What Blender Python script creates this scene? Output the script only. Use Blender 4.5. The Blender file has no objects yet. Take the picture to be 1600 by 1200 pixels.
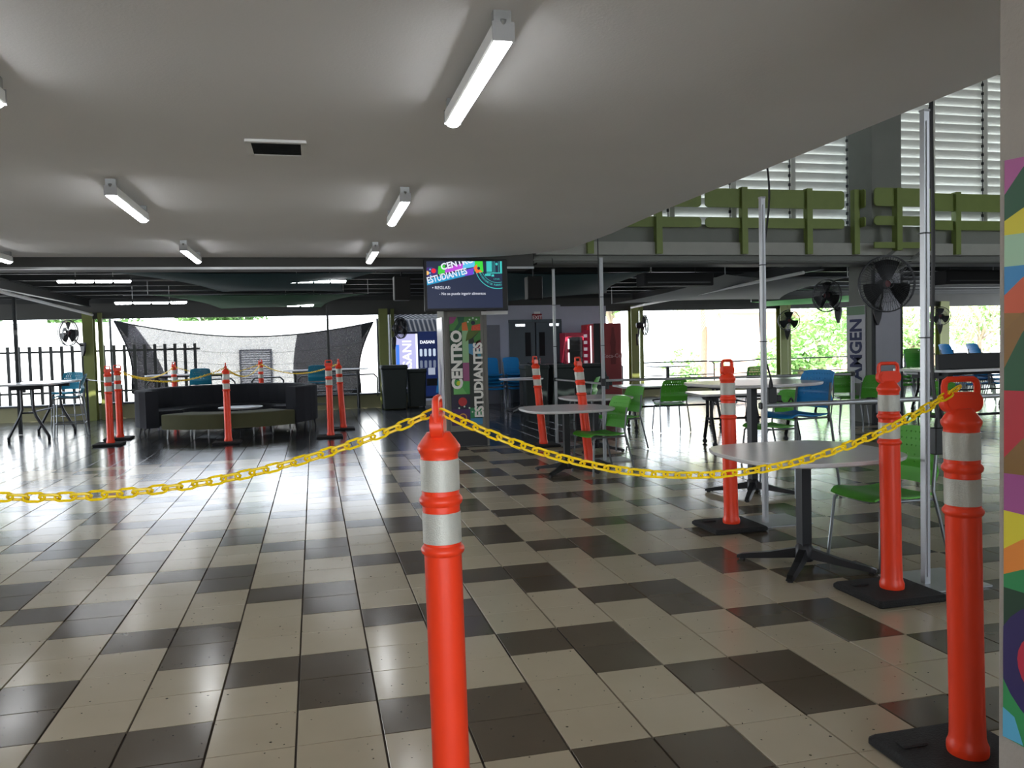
import bpy, math, random
from mathutils import Vector, Matrix, Euler
R = math.radians
random.seed(7)
scene = bpy.context.scene
col = scene.collection

# ---------------------------------------------------------------- camera
H_EYE = 1.4553
YAW, PITCH, ROLL = 0.237741783, -0.0451259, -0.025327426
cy, sy, cp, sp, cr, sr = math.cos(YAW), math.sin(YAW), math.cos(PITCH), math.sin(PITCH), math.cos(ROLL), math.sin(ROLL)
fwd = Vector((sy*cp, cy*cp, sp)); r0 = Vector((cy, -sy, 0)); u0 = r0.cross(fwd)
rgt = cr*r0 + sr*u0; upv = -sr*r0 + cr*u0
cam_data = bpy.data.cameras.new('camera')
cam_data.sensor_width = 36.0; cam_data.sensor_fit = 'HORIZONTAL'
cam_data.lens = 1272.03/1600*36.0
cam_data.clip_end = 500
cam = bpy.data.objects.new('camera', cam_data)
cam.matrix_world = Matrix(((rgt.x, upv.x, -fwd.x, 0), (rgt.y, upv.y, -fwd.y, 0), (rgt.z, upv.z, -fwd.z, H_EYE), (0, 0, 0, 1)))
col.objects.link(cam)
scene.camera = cam

# ---------------------------------------------------------------- world, sun, exposure
SKY = 8.0
SUN = 14.0
LAMP = 28.0
world = bpy.data.worlds.new('sky'); scene.world = world
world.use_nodes = True
nt = world.node_tree; nt.nodes.clear()
wo = nt.nodes.new('ShaderNodeOutputWorld'); bg = nt.nodes.new('ShaderNodeBackground')
ramp = nt.nodes.new('ShaderNodeValToRGB'); tc = nt.nodes.new('ShaderNodeTexCoord'); sep = nt.nodes.new('ShaderNodeSeparateXYZ')
nt.links.new(tc.outputs['Generated'], sep.inputs[0]); nt.links.new(sep.outputs['Z'], ramp.inputs[0])
ramp.color_ramp.elements[0].position = 0.0; ramp.color_ramp.elements[0].color = (0.90, 0.95, 1.0, 1)
ramp.color_ramp.elements[1].position = 0.7; ramp.color_ramp.elements[1].color = (0.62, 0.76, 1.0, 1)
nt.links.new(ramp.outputs[0], bg.inputs[0]); bg.inputs[1].default_value = SKY
nt.links.new(bg.outputs[0], wo.inputs[0])
sun_d = bpy.data.lights.new('sun', 'SUN'); sun_d.energy = SUN; sun_d.angle = R(0.6); sun_d.color = (1, 0.98, 0.95)
sun = bpy.data.objects.new('sun', sun_d); col.objects.link(sun)
sun.rotation_euler = Euler((R(28), R(-14), 0))
scene.view_settings.view_transform = 'Standard'
scene.view_settings.look = 'None'
scene.view_settings.gamma = 1
scene.view_settings.use_curve_mapping = False
scene.view_settings.exposure = 0.14

# ---------------------------------------------------------------- materials
TX, TY = 0.32088, 0.31
GX0, GY0 = -0.43536, 4.92622
MATS = {}
def srgb(r, g, b):
    f = lambda c: (c/255/12.92) if c/255 <= 0.04045 else ((c/255+0.055)/1.055)**2.4
    return (f(r), f(g), f(b), 1)
def mat(name, rgb, rough=0.6, metal=0.0, noise=0.06, scale=6.0, bump=0.0, bscale=60.0, emit=None, estr=1.0, alpha=1.0, trans=0.0, spec=0.5):
    if name in MATS: return MATS[name]
    m = bpy.data.materials.new(name); m.use_nodes = True; MATS[name] = m
    n = m.node_tree.nodes; l = m.node_tree.links
    p = n['Principled BSDF']
    c = srgb(*rgb)
    p.inputs['Roughness'].default_value = rough; p.inputs['Metallic'].default_value = metal
    p.inputs['Specular IOR Level'].default_value = spec
    t = n.new('ShaderNodeTexCoord')
    if noise:
        nz = n.new('ShaderNodeTexNoise'); nz.inputs['Scale'].default_value = scale; nz.inputs['Detail'].default_value = 3
        l.new(t.outputs['Object'], nz.inputs['Vector'])
        mx = n.new('ShaderNodeMix'); mx.data_type = 'RGBA'
        mx.inputs[6].default_value = tuple(v*(1-noise*1.6) for v in c[:3])+(1,)
        mx.inputs[7].default_value = tuple(min(1, v*(1+noise*1.6)) for v in c[:3])+(1,)
        l.new(nz.outputs['Fac'], mx.inputs[0]); l.new(mx.outputs[2], p.inputs['Base Color'])
    else:
        p.inputs['Base Color'].default_value = c
    if bump:
        nb = n.new('ShaderNodeTexNoise'); nb.inputs['Scale'].default_value = bscale; nb.inputs['Detail'].default_value = 3
        l.new(t.outputs['Object'], nb.inputs['Vector'])
        b = n.new('ShaderNodeBump'); b.inputs['Strength'].default_value = bump; b.inputs['Distance'].default_value = 0.01
        l.new(nb.outputs['Fac'], b.inputs['Height']); l.new(b.outputs[0], p.inputs['Normal'])
    if emit:
        p.inputs['Emission Color'].default_value = srgb(*emit); p.inputs['Emission Strength'].default_value = estr
    p.inputs['Alpha'].default_value = alpha
    if trans: p.inputs['Transmission Weight'].default_value = trans
    return m

def tile_mat(name, a, b, rough):
    m = bpy.data.materials.new(name); m.use_nodes = True; MATS[name] = m
    n = m.node_tree.nodes; l = m.node_tree.links; p = n['Principled BSDF']
    g = n.new('ShaderNodeNewGeometry')
    off = n.new('ShaderNodeVectorMath'); off.operation = 'ADD'; off.inputs[1].default_value = (GX0*-1+32.088, -GY0+31.0, 0)
    l.new(g.outputs['Position'], off.inputs[0])
    dv = n.new('ShaderNodeVectorMath'); dv.operation = 'DIVIDE'; dv.inputs[1].default_value = (TX, TY, 10)
    l.new(off.outputs[0], dv.inputs[0])
    fl = n.new('ShaderNodeVectorMath'); fl.operation = 'FLOOR'; l.new(dv.outputs[0], fl.inputs[0])
    wn = n.new('ShaderNodeTexWhiteNoise'); wn.noise_dimensions = '3D'; l.new(fl.outputs[0], wn.inputs['Vector'])
    nz = n.new('ShaderNodeTexNoise'); nz.inputs['Scale'].default_value = 4; nz.inputs['Detail'].default_value = 3; nz.inputs['Roughness'].default_value = 0.5
    l.new(g.outputs['Position'], nz.inputs['Vector'])
    ad = n.new('ShaderNodeMath'); ad.operation = 'ADD'; l.new(wn.outputs['Value'], ad.inputs[0]); l.new(nz.outputs['Fac'], ad.inputs[1])
    hf = n.new('ShaderNodeMath'); hf.operation = 'MULTIPLY'; hf.inputs[1].default_value = 0.5; l.new(ad.outputs[0], hf.inputs[0])
    mx = n.new('ShaderNodeMix'); mx.data_type = 'RGBA'; mx.inputs[6].default_value = srgb(*a); mx.inputs[7].default_value = srgb(*b)
    l.new(hf.outputs[0], mx.inputs[0])
    # sparse dark specks
    sn = n.new('ShaderNodeTexNoise'); sn.inputs['Scale'].default_value = 60; sn.inputs['Detail'].default_value = 0; sn.inputs['Roughness'].default_value = 0
    l.new(g.outputs['Position'], sn.inputs['Vector'])
    gt = n.new('ShaderNodeMath'); gt.operation = 'GREATER_THAN'; gt.inputs[1].default_value = 0.83; l.new(sn.outputs['Fac'], gt.inputs[0])
    m2 = n.new('ShaderNodeMix'); m2.data_type = 'RGBA'; m2.inputs[7].default_value = srgb(60, 52, 44)
    l.new(gt.outputs[0], m2.inputs[0]); l.new(mx.outputs[2], m2.inputs[6]); l.new(m2.outputs[2], p.inputs['Base Color'])
    rr = n.new('ShaderNodeMapRange'); rr.inputs['To Min'].default_value = rough-0.03; rr.inputs['To Max'].default_value = rough+0.05
    p.inputs['Specular IOR Level'].default_value = 0.38
    l.new(nz.outputs['Fac'], rr.inputs['Value']); l.new(rr.outputs[0], p.inputs['Roughness'])
    wv = n.new('ShaderNodeTexNoise'); wv.inputs['Scale'].default_value = 4.0; wv.inputs['Detail'].default_value = 2
    l.new(g.outputs['Position'], wv.inputs['Vector'])
    b_ = n.new('ShaderNodeBump'); b_.inputs['Strength'].default_value = 0.10; b_.inputs['Distance'].default_value = 0.006
    l.new(wv.outputs['Fac'], b_.inputs['Height']); l.new(b_.outputs[0], p.inputs['Normal'])
    return m

M = dict(
    tile_light=tile_mat('cream_floor_tile', (168, 157, 134), (186, 174, 151), 0.17),
    tile_dark=tile_mat('brown_floor_tile', (80, 71, 58), (96, 86, 72), 0.17),
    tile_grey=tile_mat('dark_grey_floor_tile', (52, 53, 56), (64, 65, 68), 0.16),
    grout=mat('grout', (62, 52, 42), 0.9),
    plaster=mat('ceiling_plaster', (226, 225, 224), 0.85, noise=0.03, scale=1.2, bump=0.15, bscale=90),
    concrete=mat('grey_painted_concrete', (132, 134, 128), 0.75, noise=0.08, scale=2.0, bump=0.2, bscale=40),
    conc_dark=mat('dark_painted_beam', (70, 70, 67), 0.7, noise=0.1, scale=2.5),
    roof=mat('dark_corrugated_metal', (70, 70, 70), 0.6, metal=0.3),
    steel_dark=mat('dark_steel', (52, 54, 54), 0.5, metal=0.3),
    galv=mat('galvanised_steel', (170, 172, 172), 0.35, metal=0.8),
    alu=mat('brushed_aluminium', (172, 174, 176), 0.35, metal=0.5, noise=0.03),
    olive=mat('olive_green_paint', (126, 142, 72), 0.55, noise=0.07),
    green_post=mat('dark_green_post_paint', (116, 122, 62), 0.55),
    orange=mat('orange_plastic', (252, 66, 30), 0.38, noise=0.05, scale=9),
    rubber=mat('black_rubber', (28, 28, 28), 0.85, bump=0.4, bscale=120),
    band=mat('silver_reflective_tape', (196, 196, 186), 0.35, metal=0.15, noise=0.06, scale=30, bump=0.25, bscale=260),
    yellow=mat('yellow_chain_plastic', (255, 214, 10), 0.4, noise=0.03),
    laminate=mat('white_laminate', (222, 221, 221), 0.25, noise=0.03),
    edge=mat('grey_laminate_edge', (160, 160, 160), 0.4),
    black=mat('black_metal', (30, 31, 33), 0.42, metal=0.3),
    blackp=mat('black_plastic', (20, 20, 22), 0.5),
    tube=mat('grey_metal_tube', (120, 124, 126), 0.35, metal=0.6),
    green=mat('green_chair_plastic', (84, 172, 50), 0.45, noise=0.03),
    teal=mat('teal_chair_plastic', (22, 122, 150), 0.45, noise=0.03),
    blue=mat('blue_chair_plastic', (14, 128, 192), 0.45, noise=0.03),
    white=mat('white_paint', (225, 225, 222), 0.5, noise=0.03),
    slat=mat('white_louvre_metal', (222, 222, 214), 0.5, noise=0.06, scale=4),
    lamp=mat('lamp_diffuser', (255, 255, 255), 0.5, noise=0, emit=(250, 252, 255), estr=LAMP),
    charcoal=mat('charcoal_upholstery', (34, 36, 42), 0.9, bump=0.3, bscale=200),
    olive_fab=mat('olive_upholstery', (76, 76, 50), 0.9, bump=0.3, bscale=200),
    bin=mat('dark_green_bin_plastic', (26, 36, 32), 0.6),
    wall=mat('grey_wall_paint', (176, 177, 190), 0.7, noise=0.03),
    door=mat('slate_door_paint', (74, 84, 90), 0.45, noise=0.04),
    glassd=mat('dark_door_glass', (16, 18, 20), 0.1),
    red=mat('red_machine_paint', (176, 24, 32), 0.35),
    tan=mat('tan_kerb_paint', (128, 124, 92), 0.8),
    ext=mat('pale_exterior_wall', (225, 222, 212), 0.8),
    peach=mat('peach_exterior_wall', (226, 186, 160), 0.8),
    ground=mat('pale_concrete_paving', (196, 192, 182), 0.85, scale=1.5),
    leaf=mat('green_leaves', (150, 188, 112), 0.5, noise=0.25, scale=3),
    leaf_deep=mat('deep_green_leaves', (84, 120, 56), 0.5, noise=0.25, scale=3),
    palm=mat('yellow_green_fronds', (196, 204, 130), 0.5, noise=0.2, scale=2),
    bark=mat('grey_brown_bark', (128, 112, 92), 0.9, bump=0.5, bscale=20),
    chrome=mat('chrome', (220, 222, 225), 0.15, metal=0.9, noise=0),
    navy=mat('navy_print', (40, 48, 92), 0.5, noise=0),
    tealsail=mat('teal_shade_fabric', (22, 66, 70), 0.85, noise=0.08),
    greensail=mat('green_shade_fabric', (30, 92, 48), 0.85, noise=0.08),
    greysail=mat('grey_shade_fabric', (70, 72, 74), 0.85, noise=0.08),
)
def flat(r, g, b, e=0):
    k = 'print_%d_%d_%d_%d' % (r, g, b, int(e*100))
    return mat(k, (r, g, b), 0.55, noise=0.0) if not e else mat(k, (8, 8, 8), 0.3, noise=0.0, emit=(r, g, b), estr=e)

# ---------------------------------------------------------------- mesh helpers
class MB:
    def __init__(s): s.v = []; s.f = []
    def add(s, vs, fs):
        o = len(s.v); s.v += [tuple(v) for v in vs]; s.f += [tuple(i+o for i in f) for f in fs]; return s
    def box(s, c, d, rot=None, bev=0.0):
        x, y, z = d[0]/2, d[1]/2, d[2]/2
        if bev <= 0:
            vs = [(-x,-y,-z),(x,-y,-z),(x,y,-z),(-x,y,-z),(-x,-y,z),(x,-y,z),(x,y,z),(-x,y,z)]
            fs = [(3,2,1,0),(4,5,6,7),(0,1,5,4),(1,2,6,5),(2,3,7,6),(3,0,4,7)]
        else:
            b = min(bev, x*.9, y*.9, z*.9)
            vs, fs = [], []
            for zz, k in ((-z, b), (-z+b, 0), (z-b, 0), (z, b)):
                vs += [(-x+b+ (k if 0 else 0)*0 + (k), -y+k, zz), (x-b-k, -y+k, zz), (x-k, -y+b+k, zz), (x-k, y-b-k, zz), (x-b-k, y-k, zz), (-x+b+k, y-k, zz), (-x+k, y-b-k, zz), (-x+k, -y+b+k, zz)]
            for r in range(3):
                for i in range(8):
                    j = (i+1) % 8; fs.append((r*8+i, r*8+j, r*8+8+j, r*8+8+i))
            fs.append(tuple(range(7, -1, -1))); fs.append(tuple(range(24, 32)))
        c = Vector(c)
        if rot is not None:
            mt = rot if isinstance(rot, Matrix) else Euler(rot).to_matrix()
            vs = [mt @ Vector(v) + c for v in vs]
        else: vs = [Vector(v)+c for v in vs]
        return s.add(vs, fs)
    def tube(s, pts, r, n=8, closed=False, caps=True):
        pts = [Vector(p) for p in pts]; m = len(pts)
        rs = r if isinstance(r, (list, tuple)) else [r]*m
        vs = []; fs = []; ref = None
        for i, p in enumerate(pts):
            if closed: d = pts[(i+1) % m]-pts[i-1]
            elif i == 0: d = pts[1]-p
            elif i == m-1: d = p-pts[i-1]
            else: d = (pts[i+1]-p).normalized()+(p-pts[i-1]).normalized()
            d.normalize()
            if ref is None: ref = Vector((0, 0, 1)) if abs(d.z) < 0.9 else Vector((1, 0, 0))
            a = d.cross(ref)
            if a.length < 1e-4: a = d.cross(Vector((0, 1, 0)))
            a.normalize(); b = a.cross(d).normalized(); ref = b
            for k in range(n):
                t = 2*math.pi*k/n + (math.pi/4 if n == 4 else 0); vs.append(p+a*math.cos(t)*rs[i]+b*math.sin(t)*rs[i])
        L = m if closed else m-1
        for i in range(L):
            for k in range(n):
                k2 = (k+1) % n; i2 = (i+1) % m
                fs.append((i*n+k, i2*n+k, i2*n+k2, i*n+k2))
        if caps and not closed:
            fs.append(tuple(range(n))); fs.append(tuple((m-1)*n+k for k in range(n-1, -1, -1)))
        return s.add(vs, fs)
    def cyl(s, p0, p1, r, n=12, r2=None): return s.tube([p0, p1], [r, r2 if r2 is not None else r], n)
    def lathe(s, prof, n=24, c=(0, 0, 0)):
        vs = []; fs = []; m = len(prof)
        for r, z in prof:
            for k in range(n):
                t = 2*math.pi*k/n; vs.append((c[0]+r*math.cos(t), c[1]+r*math.sin(t), c[2]+z))
        for i in range(m-1):
            for k in range(n):
                k2 = (k+1) % n; fs.append((i*n+k, i*n+k2, (i+1)*n+k2, (i+1)*n+k))
        fs.append(tuple(range(n-1, -1, -1))); fs.append(tuple((m-1)*n+k for k in range(n)))
        return s.add(vs, fs)
    def prism(s, poly, z0, z1, mt=None):
        n = len(poly)
        vs = [(x, y, z0) for x, y in poly]+[(x, y, z1) for x, y in poly]
        fs = [tuple(range(n-1, -1, -1)), tuple(range(n, 2*n))]+[(i, (i+1) % n, n+(i+1) % n, n+i) for i in range(n)]
        if mt is not None: vs = [mt @ Vector(v) for v in vs]
        return s.add(vs, fs)
    def sheet(s, fn, nu, nv, t, mask=None):
        P = [[Vector(fn(i/nu, j/nv)) for j in range(nv+1)] for i in range(nu+1)]
        vs = []
        for sgn in (1, -1):
            for i in range(nu+1):
                for j in range(nv+1):
                    du = P[min(i+1, nu)][j]-P[max(i-1, 0)][j]; dv = P[i][min(j+1, nv)]-P[i][max(j-1, 0)]
                    nn = du.cross(dv); nn = nn.normalized() if nn.length > 1e-9 else Vector((0, 0, 1))
                    vs.append(P[i][j]+nn*sgn*t/2)
        N = (nu+1)*(nv+1); idx = lambda i, j: i*(nv+1)+j; fs = []
        on = lambda i, j: 0 <= i < nu and 0 <= j < nv and (mask is None or mask(i, j))
        for i in range(nu):
            for j in range(nv):
                if not on(i, j): continue
                a, b, c, d = idx(i, j), idx(i+1, j), idx(i+1, j+1), idx(i, j+1)
                fs += [(a, b, c, d), (d+N, c+N, b+N, a+N)]
                if not on(i, j-1): fs.append((b, a, a+N, b+N))
                if not on(i+1, j): fs.append((c, b, b+N, c+N))
                if not on(i, j+1): fs.append((d, c, c+N, d+N))
                if not on(i-1, j): fs.append((a, d, d+N, a+N))
        return s.add(vs, fs)
    def mesh(s, name, m, smooth=False):
        me = bpy.data.meshes.new(name); me.from_pydata(s.v, [], s.f); me.update()
        if m is not None: me.materials.append(m)
        if smooth:
            me.polygons.foreach_set('use_smooth', [True]*len(me.polygons))
            try: me.set_sharp_from_angle(angle=R(38))
            except Exception: pass
        return me

def put(name, mesh, parent=None, loc=None, rot=None, label=None, cat=None, group=None, kind=None):
    o = bpy.data.objects.new(name, mesh); col.objects.link(o)
    if parent is not None: o.parent = parent
    if loc is not None: o.location = loc
    if rot is not None: o.rotation_euler = rot
    if label: o['label'] = label
    if cat: o['category'] = cat
    if group: o['group'] = group
    if kind: o['kind'] = kind
    return o
def part(name, mb, m, parent=None, smooth=False, **k): return put(name, mb.mesh(name, m, smooth), parent, **k)
def thing(name, label, cat, loc=(0, 0, 0), rz=0, group=None, rx=0, ry=0):
    return put(name, None, None, loc, (rx, ry, rz), label, cat, group)
def struct(name, mb, m, parent=None, smooth=False, label=None, **k):
    return put(name, mb.mesh(name, m, smooth), parent, kind=None if parent is not None else 'structure', label=label, **k)
KIDS = {}
def copy_tree(o, parent=None):
    c = o.copy(); col.objects.link(c)
    if parent is not None: c.parent = parent
    for ch in list(o.children): copy_tree(ch, c)
    return c
def dup(root, loc, rz, label, group=None, rx=0, ry=0):
    c = copy_tree(root); c.location = loc; c.rotation_euler = (rx, ry, rz); c['label'] = label
    if group: c['group'] = group
    return c
def rrect(w, h, r, n=5, cx=0, cy=0):
    out = []
    for (sx, sy_, a0) in ((1, 1, 0), (-1, 1, 90), (-1, -1, 180), (1, -1, 270)):
        for k in range(n+1):
            a = R(a0+90*k/n); out.append((cx+sx*(w/2-r)+r*math.cos(a), cy+sy_*(h/2-r)+r*math.sin(a)))
    return out
def text_mesh(txt, size, m, name='lettering', bold=0.0, extrude=0.001, align='LEFT', sx=1.0):
    cu = bpy.data.curves.new('t', 'FONT'); cu.body = txt; cu.size = size; cu.offset = bold; cu.extrude = extrude; cu.align_x = align
    cu.resolution_u = 3
    ob = bpy.data.objects.new('t', cu); col.objects.link(ob)
    dg = bpy.context.evaluated_depsgraph_get()
    me = bpy.data.meshes.new_from_object(ob.evaluated_get(dg)); me.name = name
    bpy.data.objects.remove(ob); bpy.data.curves.remove(cu)
    me.materials.clear(); me.materials.append(m)
    if sx != 1.0:
        me.transform(Matrix.Diagonal((sx, 1, 1, 1)))
    return me
FACE = (R(90), 0, 0)          # text lying in XZ plane, facing -Y

# ================================================================ STRUCTURE
# ---- floor slab and tiles
fl = struct('floor', MB().box((5, 8, -0.06), (36, 30, 0.1)), M['grout'])
ROWB = -22
YB = GY0-ROWB*TY
def is_dark(c, r):
    k = c//2; b = 3+2*k
    q = (r-b) % 4
    return q == 0 if c % 2 == 0 else q in (0, 1)
def tile_mb(mb, cx_, cy_, h=0.010):
    w, d = TX-0.008, TY-0.004
    x0, x1, y0, y1 = cx_-w/2, cx_+w/2, cy_-d/2, cy_+d/2; b = 0.0015
    vs = [(x0, y0, -h), (x1, y0, -h), (x1, y1, -h), (x0, y1, -h), (x0, y0, -b), (x1, y0, -b), (x1, y1, -b), (x0, y1, -b),
          (x0+b, y0+b, 0), (x1-b, y0+b, 0), (x1-b, y1-b, 0), (x0+b, y1-b, 0)]
    fs = []
    for a in (0, 4):
        for i in range(4):
            j = (i+1) % 4; fs.append((a+i, a+j, a+4+j, a+4+i))
    fs.append((8, 9, 10, 11))
    mb.add(vs, fs)
tl = MB(); tile_mb(tl, 0, 0); tile_l = tl.mesh('tile', M['tile_light']); tile_d = tl.mesh('tile', M['tile_dark'])
Mi = cam.matrix_world.inverted()
cand = []
for c in range(-36, 64):
    for r in range(ROWB, 34):
        x = GX0+(c+.5)*TX; y = GY0-(r+.5)*TY
        p = Mi @ Vector((x, y, 0)); vis = False; size = 0
        if p.z < -0.8:
            u = 1272.03*p.x/-p.z; v = 1272.03*p.y/-p.z
            if abs(u) < 860 and abs(v) < 680: vis = True; size = 1/(p.z*p.z)/abs(p.z)
        cand.append((size if vis else 0, c, r, x, y))
cand.sort(reverse=True)
far_l, far_d = MB(), MB()
for i, (s_, c, r, x, y) in enumerate(cand):
    dk = is_dark(c, r)
    if i < 300: put('tile', tile_d if dk else tile_l, fl, (x, y, 0))
    else: tile_mb(far_d if dk else far_l, x, y)
part('cream_tiles', far_l, M['tile_light'], fl, kind='stuff'); part('brown_tiles', far_d, M['tile_dark'], fl, kind='stuff')
fg = MB()
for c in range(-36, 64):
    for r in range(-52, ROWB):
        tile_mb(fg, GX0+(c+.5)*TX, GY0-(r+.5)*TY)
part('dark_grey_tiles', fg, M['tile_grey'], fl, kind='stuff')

# ---- near ceiling slab (underside of the mezzanine) with rounded corner
ZC = 2.75
poly = [(-12, -6), (3.36, -6), (3.36, 7.5), (3.42, 9.0)]
for k in range(1, 9):
    a = R(90*k/8); poly.append((1.9+1.52*math.cos(a), 9.9+1.62*math.sin(a)))
poly += [(-12, 11.52)]
struct('ceiling', MB().prism(poly, ZC, ZC+0.5), M['plaster'])
# edge beam at the far edge of the slab
struct('edge_beam', MB().box((-4.4, 11.95, 2.83), (15.2, 0.55, 0.42)), M['conc_dark'])
struct('trim_1', MB().box((-4.4, 11.66, 2.62), (15.2, 0.04, 0.03)), M['galv'])
struct('trim_2', MB().box((8.0, 11.80, 2.745), (19.0, 0.04, 0.02)), M['concrete'])
# parapet beam over the dining zone
pb = MB(); pb.box((12.6, 12.15, 3.03), (18.6, 0.3, 0.62)); struct('parapet_beam', pb, M['concrete'])
struct('parapet_ledge', MB().box((12.6, 11.94, 2.94), (18.6, 0.12, 0.20)), mat('light_grey_ledge', (172, 172, 164), 0.7))
struct('parapet_soffit', MB().box((12.6, 12.05, 2.70), (18.6, 0.44, 0.03)), M['conc_dark'])
# high roof over the void, widened over the mezzanine to block the sun
struct('high_roof', MB().box((5.0, 3.5, 6.75), (35.0, 19.5, 0.2)), M['concrete'])
struct('wall_mezzanine', MB().box((-4.3, 12.6, 5.0), (15.4, 0.2, 3.6)), M['concrete'])
struct('lintel', MB().box((12.9, 12.85, 6.5), (19.0, 0.2, 0.4)), M['concrete'])

# unseen walls added behind and beside the camera to limit incoming light
struct('blocking_wall_right', MB().box((17.1, 3.4, 3.3), (0.2, 19.2, 6.8)), M['concrete'])
struct('blocking_wall_rear', MB().box((-8.2, -6.1, 3.3), (7.6, 0.2, 6.8)).box((8.2, -6.1, 3.3), (8.4, 0.2, 6.8)).box((15.1, -6.1, 1.2), (4.0, 0.2, 2.6)).box((-0.2, -6.1, 4.6), (8.4, 0.2, 4.2)), M['concrete'])
struct('blocking_wall_left', MB().box((-12.1, 2.9, 3.3), (0.2, 18.0, 6.8)), M['concrete'])
# ---- louvred windows above
sl = MB(); sl.box((0, 0, 0), (1.08, 0.165, 0.012), (R(-66), 0, 0)); slat_me = sl.mesh('slat', M['slat'])
frames = [3.65, 4.8, 5.95, 7.1, 8.25, 9.4, 9.98, 11.13, 12.28, 13.43, 14.58]
wi = 0
for a, b in zip(frames[:-1], frames[1:]):
    if b-a < 0.8: continue
    wi += 1
    fr = MB()
    for x in (a+0.02, b-0.02): fr.box((x, 12.85, 4.85), (0.05, 0.12, 3.2))
    fr.box(((a+b)/2, 12.85, 3.27), (b-a, 0.12, 0.05)); fr.box(((a+b)/2, 12.85, 6.35), (b-a, 0.12, 0.05))
    w = struct('window_%d' % wi, fr, M['slat'])
    for k in range(19):
        put('slat', slat_me, w, ((a+b)/2, 12.85, 3.36+k*0.16), (R(random.uniform(-4, 4)), 0, 0))
    og = MB()
    og.tube([(b-0.08, 12.78, 3.3), (b-0.08, 12.78, 6.3)], 0.008, 6)
    for k in range(19): og.box((b-0.09, 12.77, 3.36+k*0.16), (0.03, 0.03, 0.05))
    part('louvre_operator', og, M['black'], w)

# ---- olive guard rail in front of the parapet
gr = thing('guard_rail', 'olive green steel guard rail with wide rounded panels above the grey beam', 'railing', (0, 0, 0))
def rail_plate(nm, x0, x1, z0, z1, y, r=0.06):
    mt = Matrix.Translation(((x0+x1)/2, y, (z0+z1)/2)) @ Matrix.Rotation(R(90), 4, 'X')
    part(nm, MB().prism(rrect(x1-x0, z1-z0, r), -0.012, 0.012, mt), M['olive'], gr)
for x0, x1 in ((3.7, 6.02), (6.09, 8.60)):
    rail_plate('upper_panel', x0, x1, 3.59, 3.89, 11.88); rail_plate('lower_panel', x0, x1, 3.27, 3.43, 11.88)
rail_plate('upper_panel', 9.02, 10.12, 3.62, 3.92, 11.68); rail_plate('lower_panel', 9.02, 10.12, 3.31, 3.46, 11.68)
rail_plate('upper_panel', 10.12, 13.6, 3.59, 3.89, 11.88, 0.02); rail_plate('lower_panel', 10.12, 13.6, 3.27, 3.43, 11.88, 0.02)
rail_plate('foot_panel', 9.0, 10.12, 2.93, 3.03, 11.66, 0.005)
for x in (8.93,):
    for z0, z1 in ((3.6, 3.9), (3.29, 3.45)):
        mt = Matrix.Translation((x-0.06, 11.8, (z0+z1)/2)) @ Matrix.Rotation(R(90), 4, 'Z') @ Matrix.Rotation(R(90), 4, 'X')
        part('return_panel', MB().prism(rrect(0.2, z1-z0, 0.04), -0.012, 0.012, mt), M['olive'], gr)
for x in (4.15, 5.28, 6.75, 7.92, 8.80, 10.79, 12.1, 13.4):
    part('post', MB().box((x, 11.84, 3.38), (0.10, 0.06, 1.06)).box((x-0.045, 11.87, 3.38), (0.012, 0.1, 1.06)), M['olive'], gr)
for x in (9.45, 10.02):
    part('post', MB().box((x, 11.63, 3.40), (0.10, 0.06, 1.02)).box((x-0.045, 11.68, 3.40), (0.012, 0.1, 1.02)), M['olive'], gr)
for x in (9.3, 9.85):
    part('brace', MB().cyl((x+0.15, 11.66, 2.93), (x-0.1, 12.0, 2.62), 0.03, 4), M['concrete'], gr)

# ---- columns
cr_ = struct('column_right', MB().box((9.52, 12.32, 3.3), (0.58, 0.62, 6.7)), M['concrete'])
part('front_panel', MB().box((9.53, 12.0, 1.3), (0.50, 0.02, 2.5)), mat('pale_lavender_panel', (160, 160, 168), 0.5, noise=0.03), cr_)
part('kick_plate', MB().box((9.52, 11.99, 0.09), (0.56, 0.03, 0.18)), M['blackp'], cr_)
part('corner_trim', MB().box((9.24, 12.0, 1.35), (0.04, 0.04, 2.7)).box((9.79, 12.0, 1.35), (0.04, 0.04, 2.7)), M['steel_dark'], cr_)
bn = thing('banner', 'tall white banner with big navy letters on the side of the right grey column', 'banner', (9.215, 12.42, 1.25), R(-90))
part('sheet', MB().box((0, 0, 0.1), (0.50, 0.012, 1.35)), mat('banner_white', (206, 206, 212), 0.6), bn)
me = text_mesh('AMGEN', 0.44, M['navy'], 'lettering', bold=0.014, align='CENTER', sx=0.70)
put('lettering', me, bn, (0.15, -0.0075, 0.02), Euler((R(90), R(-90), 0)))
part('green_block', MB().box((0, -0.007, 0.69), (0.48, 0.002, 0.15)), flat(120, 150, 120), bn)

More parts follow.
